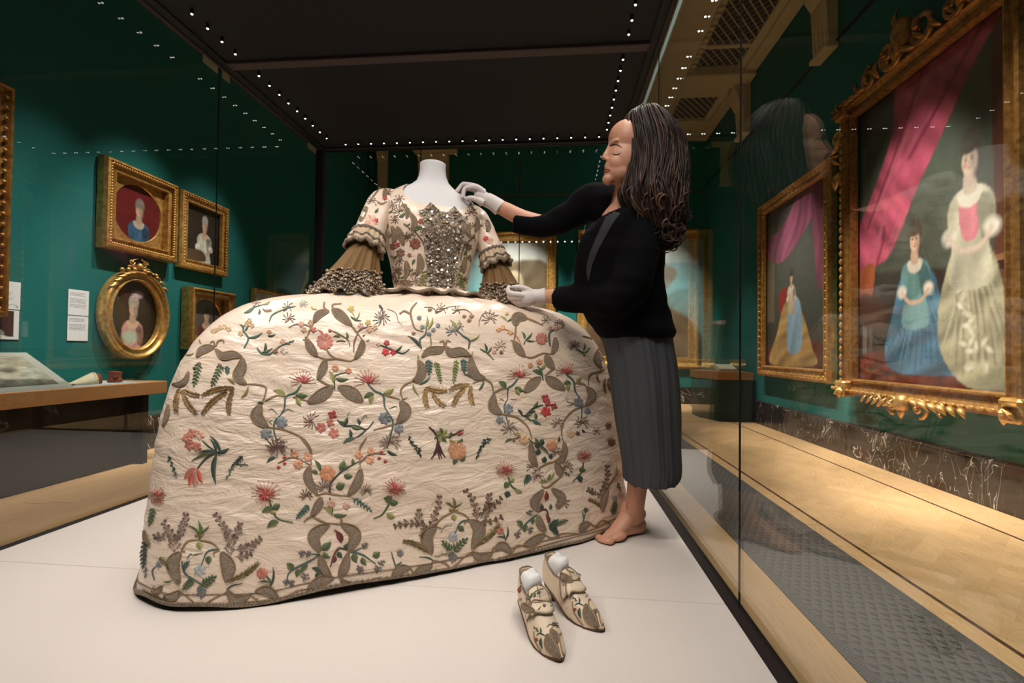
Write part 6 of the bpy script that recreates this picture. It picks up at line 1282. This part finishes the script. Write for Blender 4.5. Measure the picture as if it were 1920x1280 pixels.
mb.tube(catmull([P(1165, 400, 1.77), P(1116, 378, 1.81), P(1072, 402, 1.84), P(1030, 421, 1.85), P(1000, 423, 1.848), P(962, 417, 1.842)], 6), np.interp(np.linspace(0, 1, 31), [0, .2, .4, .6, .8, 1], [.09, .072, .058, .046, .041, .038]), 20)
mb.tube(catmull([P(1200, 425, 1.60), P(1192, 500, 1.56), P(1166, 556, 1.57), P(1105, 558, 1.67), P(1047, 562, 1.765)], 6), np.interp(np.linspace(0, 1, 25), [0, .25, .5, .75, 1], [.078, .07, .062, .052, .048]), 20)
mb.ell(P(1200, 412, 1.61), (.075, .075, .06), HM, n=16, m=10)
jk = mb.build('jacket', JACK, woman, True); modded(jk, [('REMESH', dict(mode='VOXEL', voxel_size=.007, use_smooth_shade=True)), ('SMOOTH', dict(factor=.5, iterations=5))])
dg = bpy.context.evaluated_depsgraph_get()
_n = len(jk.data.vertices); _co = np.empty(_n*3); _no = np.empty(_n*3); jk.data.vertices.foreach_get('co', _co); jk.data.vertices.foreach_get('normal', _no); _co = _co.reshape(-1, 3); _no = _no.reshape(-1, 3)
_h = np.array([.006*noise.noise(Vector((x*14, y*14, z*9)))+.005*noise.noise(Vector((x*9+z*22, y*9, z*20))) for x, y, z in _co]); _co += _no*_h[:, None]; jk.data.vertices.foreach_set('co', _co.ravel()); jk.data.update()
jb = BVHTree.FromPolygons([v.co + woman.location + jk.location for v in jk.data.vertices], [tuple(p_.vertices) for p_ in jk.data.polygons])
def patch(name, poly_rows, mat, off, par, thick=.003):
    m3 = MB(); rows = []
    for r in poly_rows:
        row = []
        for u, v in r:
            d = ray(u, v).normalized(); h = jb.ray_cast(CAM, d); row.append((h[0] - d*off) if h[0] is not None else P(u, v, 1.66))
        rows.append(row)
    m3.rings(rows, close=False); o = m3.build(name, mat, par, True); return modded(o, [('SOLIDIFY', dict(thickness=thick))])
L1 = [(1141, 394), (1131, 416), (1118, 445), (1106, 475), (1100, 500), (1102, 525)]; L2 = [(1164, 400), (1151, 418), (1137, 442), (1122, 470), (1111, 498), (1104, 528)]
patch('blouse', [[tuple(np.array(a)*(1-t)+np.array(b)*t) for t in np.linspace(0, 1, 6)] for a, b in zip(catmull(L1, 4), catmull(L2, 4))], BLOUSE, .0016, woman, .0012)
# skirt
rows = []
RW = [(606, 1110, 1254, .13), (625, 1122, 1256, .135), (645, 1134, 1258, .135), (690, 1143, 1265, .135), (740, 1149, 1269, .135), (790, 1156, 1271, .13), (840, 1164, 1272, .125), (868, 1168, 1273, .122), (888, 1170, 1271, .12), (900, 1172, 1264, .118)]
for j, q in enumerate(catmull(RW, 5)):
    v, uL, uR, hd = q; r = ring(v, uL, uR, 1.735, hd, 160, 2.1); c = sum(r, Vector())/160; t = j/45; row = []
    for k, p_ in enumerate(r):
        o_ = (p_-c); w_ = .009*noise.noise(Vector((k*.22+.9*math.sin(t*3+k*.05), t*1.1, 1)))*min(1, .15+t*1.5) + .004*noise.noise(Vector((k*.55, t*1.6, 4)))*min(1, t*2+.3)
        row.append(p_+o_.normalized()*w_ + Vector((0, 0, .012*noise.noise(Vector((k*.11, 7, 2)))*max(0, t-.85)/.15)))
    rows.append(row)
mb = MB(); mb.rings(rows); sk = mb.build('skirt', SKIRTM, woman, True); modded(sk, [('SOLIDIFY', dict(thickness=.003))])
# gloves
def glove(chains, palm, cuff, name):
    mb = MB()
    for pts, rad in chains: mb.tube(catmull([P(*q) for q in pts], 5), np.interp(np.linspace(0, 1, 5*(len(pts)-1)+1), np.linspace(0, 1, len(rad)), rad), 12); mb.ell(P(*pts[-1]), rad[-1], n=10, m=8)
    for u, v, d, r, rot in palm: mb.ell(P(u, v, d), r, rot, n=18, m=12)
    mb.tube(catmull([P(*q[:3]) for q in cuff], 4), np.interp(np.linspace(0, 1, 4*(len(cuff)-1)+1), np.linspace(0, 1, len(cuff)), [q[3] for q in cuff]), 18)
    o = mb.build(name, GLOVE, woman, True); modded(o, [('REMESH', dict(mode='VOXEL', voxel_size=.0024, use_smooth_shade=True)), ('SMOOTH', dict(factor=.5, iterations=3))]); return o
RA = lambda deg: Matrix((CR*math.cos(R_(deg))+CU*math.sin(R_(deg)), -CR*math.sin(R_(deg))+CU*math.cos(R_(deg)), -CF)).transposed()
g1 = glove([
    ([(905, 381, 1.812), (893, 374, 1.80), (883, 371, 1.80), (875, 372, 1.805)], [.0145, .011, .0098, .0078]),                       # thumb
    ([(908, 362, 1.818), (896, 352, 1.81), (880, 351, 1.812), (871, 355, 1.81), (868, 369, 1.808)], [.0125, .0115, .0098, .009, .0078]),   # index
    ([(908, 360, 1.83), (893, 350, 1.83), (876, 346, 1.832), (867, 346, 1.835), (858, 358, 1.832)], [.0125, .011, .0098, .0088, .0078]),     # middle
    ([(908, 362, 1.842), (892, 353, 1.848), (875, 347, 1.852), (866, 348, 1.855), (857, 357, 1.85)], [.012, .0105, .0095, .0085, .0075]),   # ring
    ([(908, 366, 1.852), (893, 358, 1.862), (879, 354, 1.868), (870, 356, 1.87), (864, 364, 1.866)], [.011, .0095, .0085, .0078, .0068])],   # little
    [(906, 370, 1.83, (.038, .024, .026), RA(-25)), (913, 375, 1.83, (.035, .026, .028), RA(-30))],
    [(912, 374, 1.83, .028), (922, 379, 1.831, .0285), (931, 385, 1.833, .0305), (938, 390.5, 1.834, .032)], 'glove')
g2 = glove([
    ([(996, 548, 1.795), (984, 541, 1.79), (972, 538, 1.79), (962, 538, 1.795)], [.0145, .0115, .010, .008]),
    ([(984, 555, 1.785), (968, 552, 1.775), (957, 550, 1.778), (952, 545, 1.785), (954, 538, 1.795)], [.013, .012, .0108, .0095, .0082]),
    ([(985, 560, 1.79), (968, 558, 1.782), (956, 557, 1.79), (955, 552, 1.805), (960, 547, 1.815)], [.013, .012, .0105, .0095, .0082]),
    ([(986, 565, 1.80), (972, 565, 1.79), (962, 564, 1.80), (960, 559, 1.815), (966, 555, 1.822)], [.012, .0115, .010, .009, .008]),
    ([(988, 569, 1.81), (977, 571, 1.80), (968, 570, 1.81), (966, 565, 1.822), (972, 561, 1.828)], [.0115, .0105, .009, .0082, .0072])],
    [(990, 558, 1.795, (.040, .033, .024), RA(6)), (1002, 556, 1.798, (.034, .029, .024), RA(6))],
    [(1000, 556, 1.798, .027), (1010, 555.5, 1.80, .0275), (1018, 555, 1.80, .0295), (1023, 554.5, 1.799, .032)], 'glove')
# hair
rows = []; cols = []
RH = [(205, 1204, 1222, 1.605, .02), (209, 1188, 1234, 1.604, .05), (216, 1177, 1244, 1.603, .068), (230, 1169, 1257, 1.602, .083), (255, 1169, 1273, 1.60, .094), (282, 1170, 1284, 1.60, .098), (312, 1169, 1287, 1.598, .10), (345, 1165, 1283, 1.596, .10), (368, 1163, 1284, 1.594, .10), (393, 1172, 1281, 1.592, .096), (415, 1188, 1278, 1.59, .088), (435, 1201, 1272, 1.59, .076), (450, 1222, 1262, 1.59, .05), (455, 1236, 1254, 1.59, .02)]
NH = 640; qq = catmull(RH, 7)
for j, q in enumerate(qq):
    v, uL, uR, d, hd = q; t = j/(len(qq)-1); r = ring(v, uL, uR, d, hd, NH, 2.0); c = sum(r, Vector())/NH; row = []
    for k, p_ in enumerate(r):
        an = 2*math.pi*k/NH; wv = an + .42*math.sin(t*8+an*2)*t + .22*math.sin(t*16+an*5)*t*t
        h = .0012*math.sin(wv*31+3*math.sin(wv*4))+.0045*noise.noise(Vector((math.cos(wv)*7, math.sin(wv)*7, t*1.2)))+.0009*math.sin(wv*83)+.002*noise.noise(Vector((math.cos(wv)*22, math.sin(wv)*22, t*1.2))) + .018*t*noise.noise(Vector((math.cos(wv)*2.5, math.sin(wv)*2.5, t*7)))
        row.append(p_+(p_-c).normalized()*h)
        g = noise.noise(Vector((math.cos(wv)*16, math.sin(wv)*16, t*1.2)))*.5+.5; g2_ = max(0, noise.noise(Vector((math.cos(wv)*6+4, math.sin(wv)*6, t*2)))); k_ = .55+.8*g*g
        base = np.array(lin((40, 26, 22)))*k_ + np.array(lin((120, 86, 62)))*(g2_**2)*max(0, min(1, (t-.18)*3))*.6; cols.append(tuple(base))
    rows.append(row)
mb = MB(); mb.rings(rows, capa=True, capb=True, col=cols); hair = mb.build('hair', HAIRM, woman, True)
m2 = MB(); Lk = len(qq)
for i in range(330):
    k = random.randrange(NH); an = 2*math.pi*k/NH
    if math.cos(an) < -.55 and random.random() < .6: continue
    j0 = random.randint(2, 40) if i % 3 else random.randint(30, 70); j1 = min(Lk-1, j0+random.randint(22, 46)); pts, rad, cc = [], [], []; ph = random.random()*6; am = random.uniform(.002, .008); col = random.choice([(40, 26, 22), (46, 30, 26), (34, 22, 20), (40, 26, 22), (64, 42, 32), (88, 62, 44)])
    for j in range(j0, j1+1, 2):
        t = j/Lk; kk = (k+int(18*math.sin(t*9+ph)*t)) % NH; p_ = rows[j][kk]; c = sum(rows[j][::32], Vector())/20; o_ = (p_-c); o_ = o_.normalized() if o_.length > 1e-6 else Vector((1, 0, 0))
        pts.append(p_+o_*(.0005+am*.7*abs(math.sin(t*11+ph))*t*1.6)); rad.append(.0027*math.sin(math.pi*(j-j0+1)/(j1-j0+3))+.0006); cc.append(lin(col))
    if t > .8:   # curled end
        e = pts[-1]; dr = random.choice((1, -1)); rr_ = random.uniform(.008, .018)
        for q in range(1, 9): a = q*.6; pts.append(e+CR*dr*rr_*(math.sin(a))-ZUP*rr_*(1-math.cos(a))*.9+(-CF)*.002*q); rad.append(.0042*(1-q/9.5)); cc.append(lin(col))
    if len(pts) > 3: m2.tube(pts, rad, 6, col=cc)
for q in ((1278, 352), (1280, 362), (1276, 372), (1270, 445), (1262, 452), (1250, 455)):
    pts = [P(q[0]-6, q[1]-6, 1.59), P(q[0]+4, q[1], 1.588), P(q[0]+12, q[1]-1, 1.586), P(q[0]+17, q[1]-6, 1.585)]; m2.tube(catmull(pts, 5), np.linspace(.004, .0006, 16), 6, col=[lin((96, 62, 46))]*16)
for i in range(70):      # loose curls at the ends
    j = random.randint(58, Lk-6); k = random.randrange(NH); p_ = rows[j][k]; c = sum(rows[j][::32], Vector())/20; o_ = (p_-c).normalized()
    if o_.dot(CF) > .5: continue
    r0 = random.uniform(.010, .020); a0 = random.random()*6; col = lin(random.choice([(48, 30, 26), (40, 26, 24), (66, 42, 32), (92, 62, 46)])); pts = []
    for q in range(18): t = q/17; a = a0+t*6.5; pts.append(p_+o_*.004+(CR*math.cos(a)+ZUP*math.sin(a))*r0*(1-.5*t)-ZUP*.035*(t-.5)+o_*.004*math.sin(a))
    m2.tube(pts, [.0036*(1-abs(2*q/17-1)**3)+.0006 for q in range(18)], 6, col=[col]*18)
m2.build('hair_locks', HAIRM, hair, True)
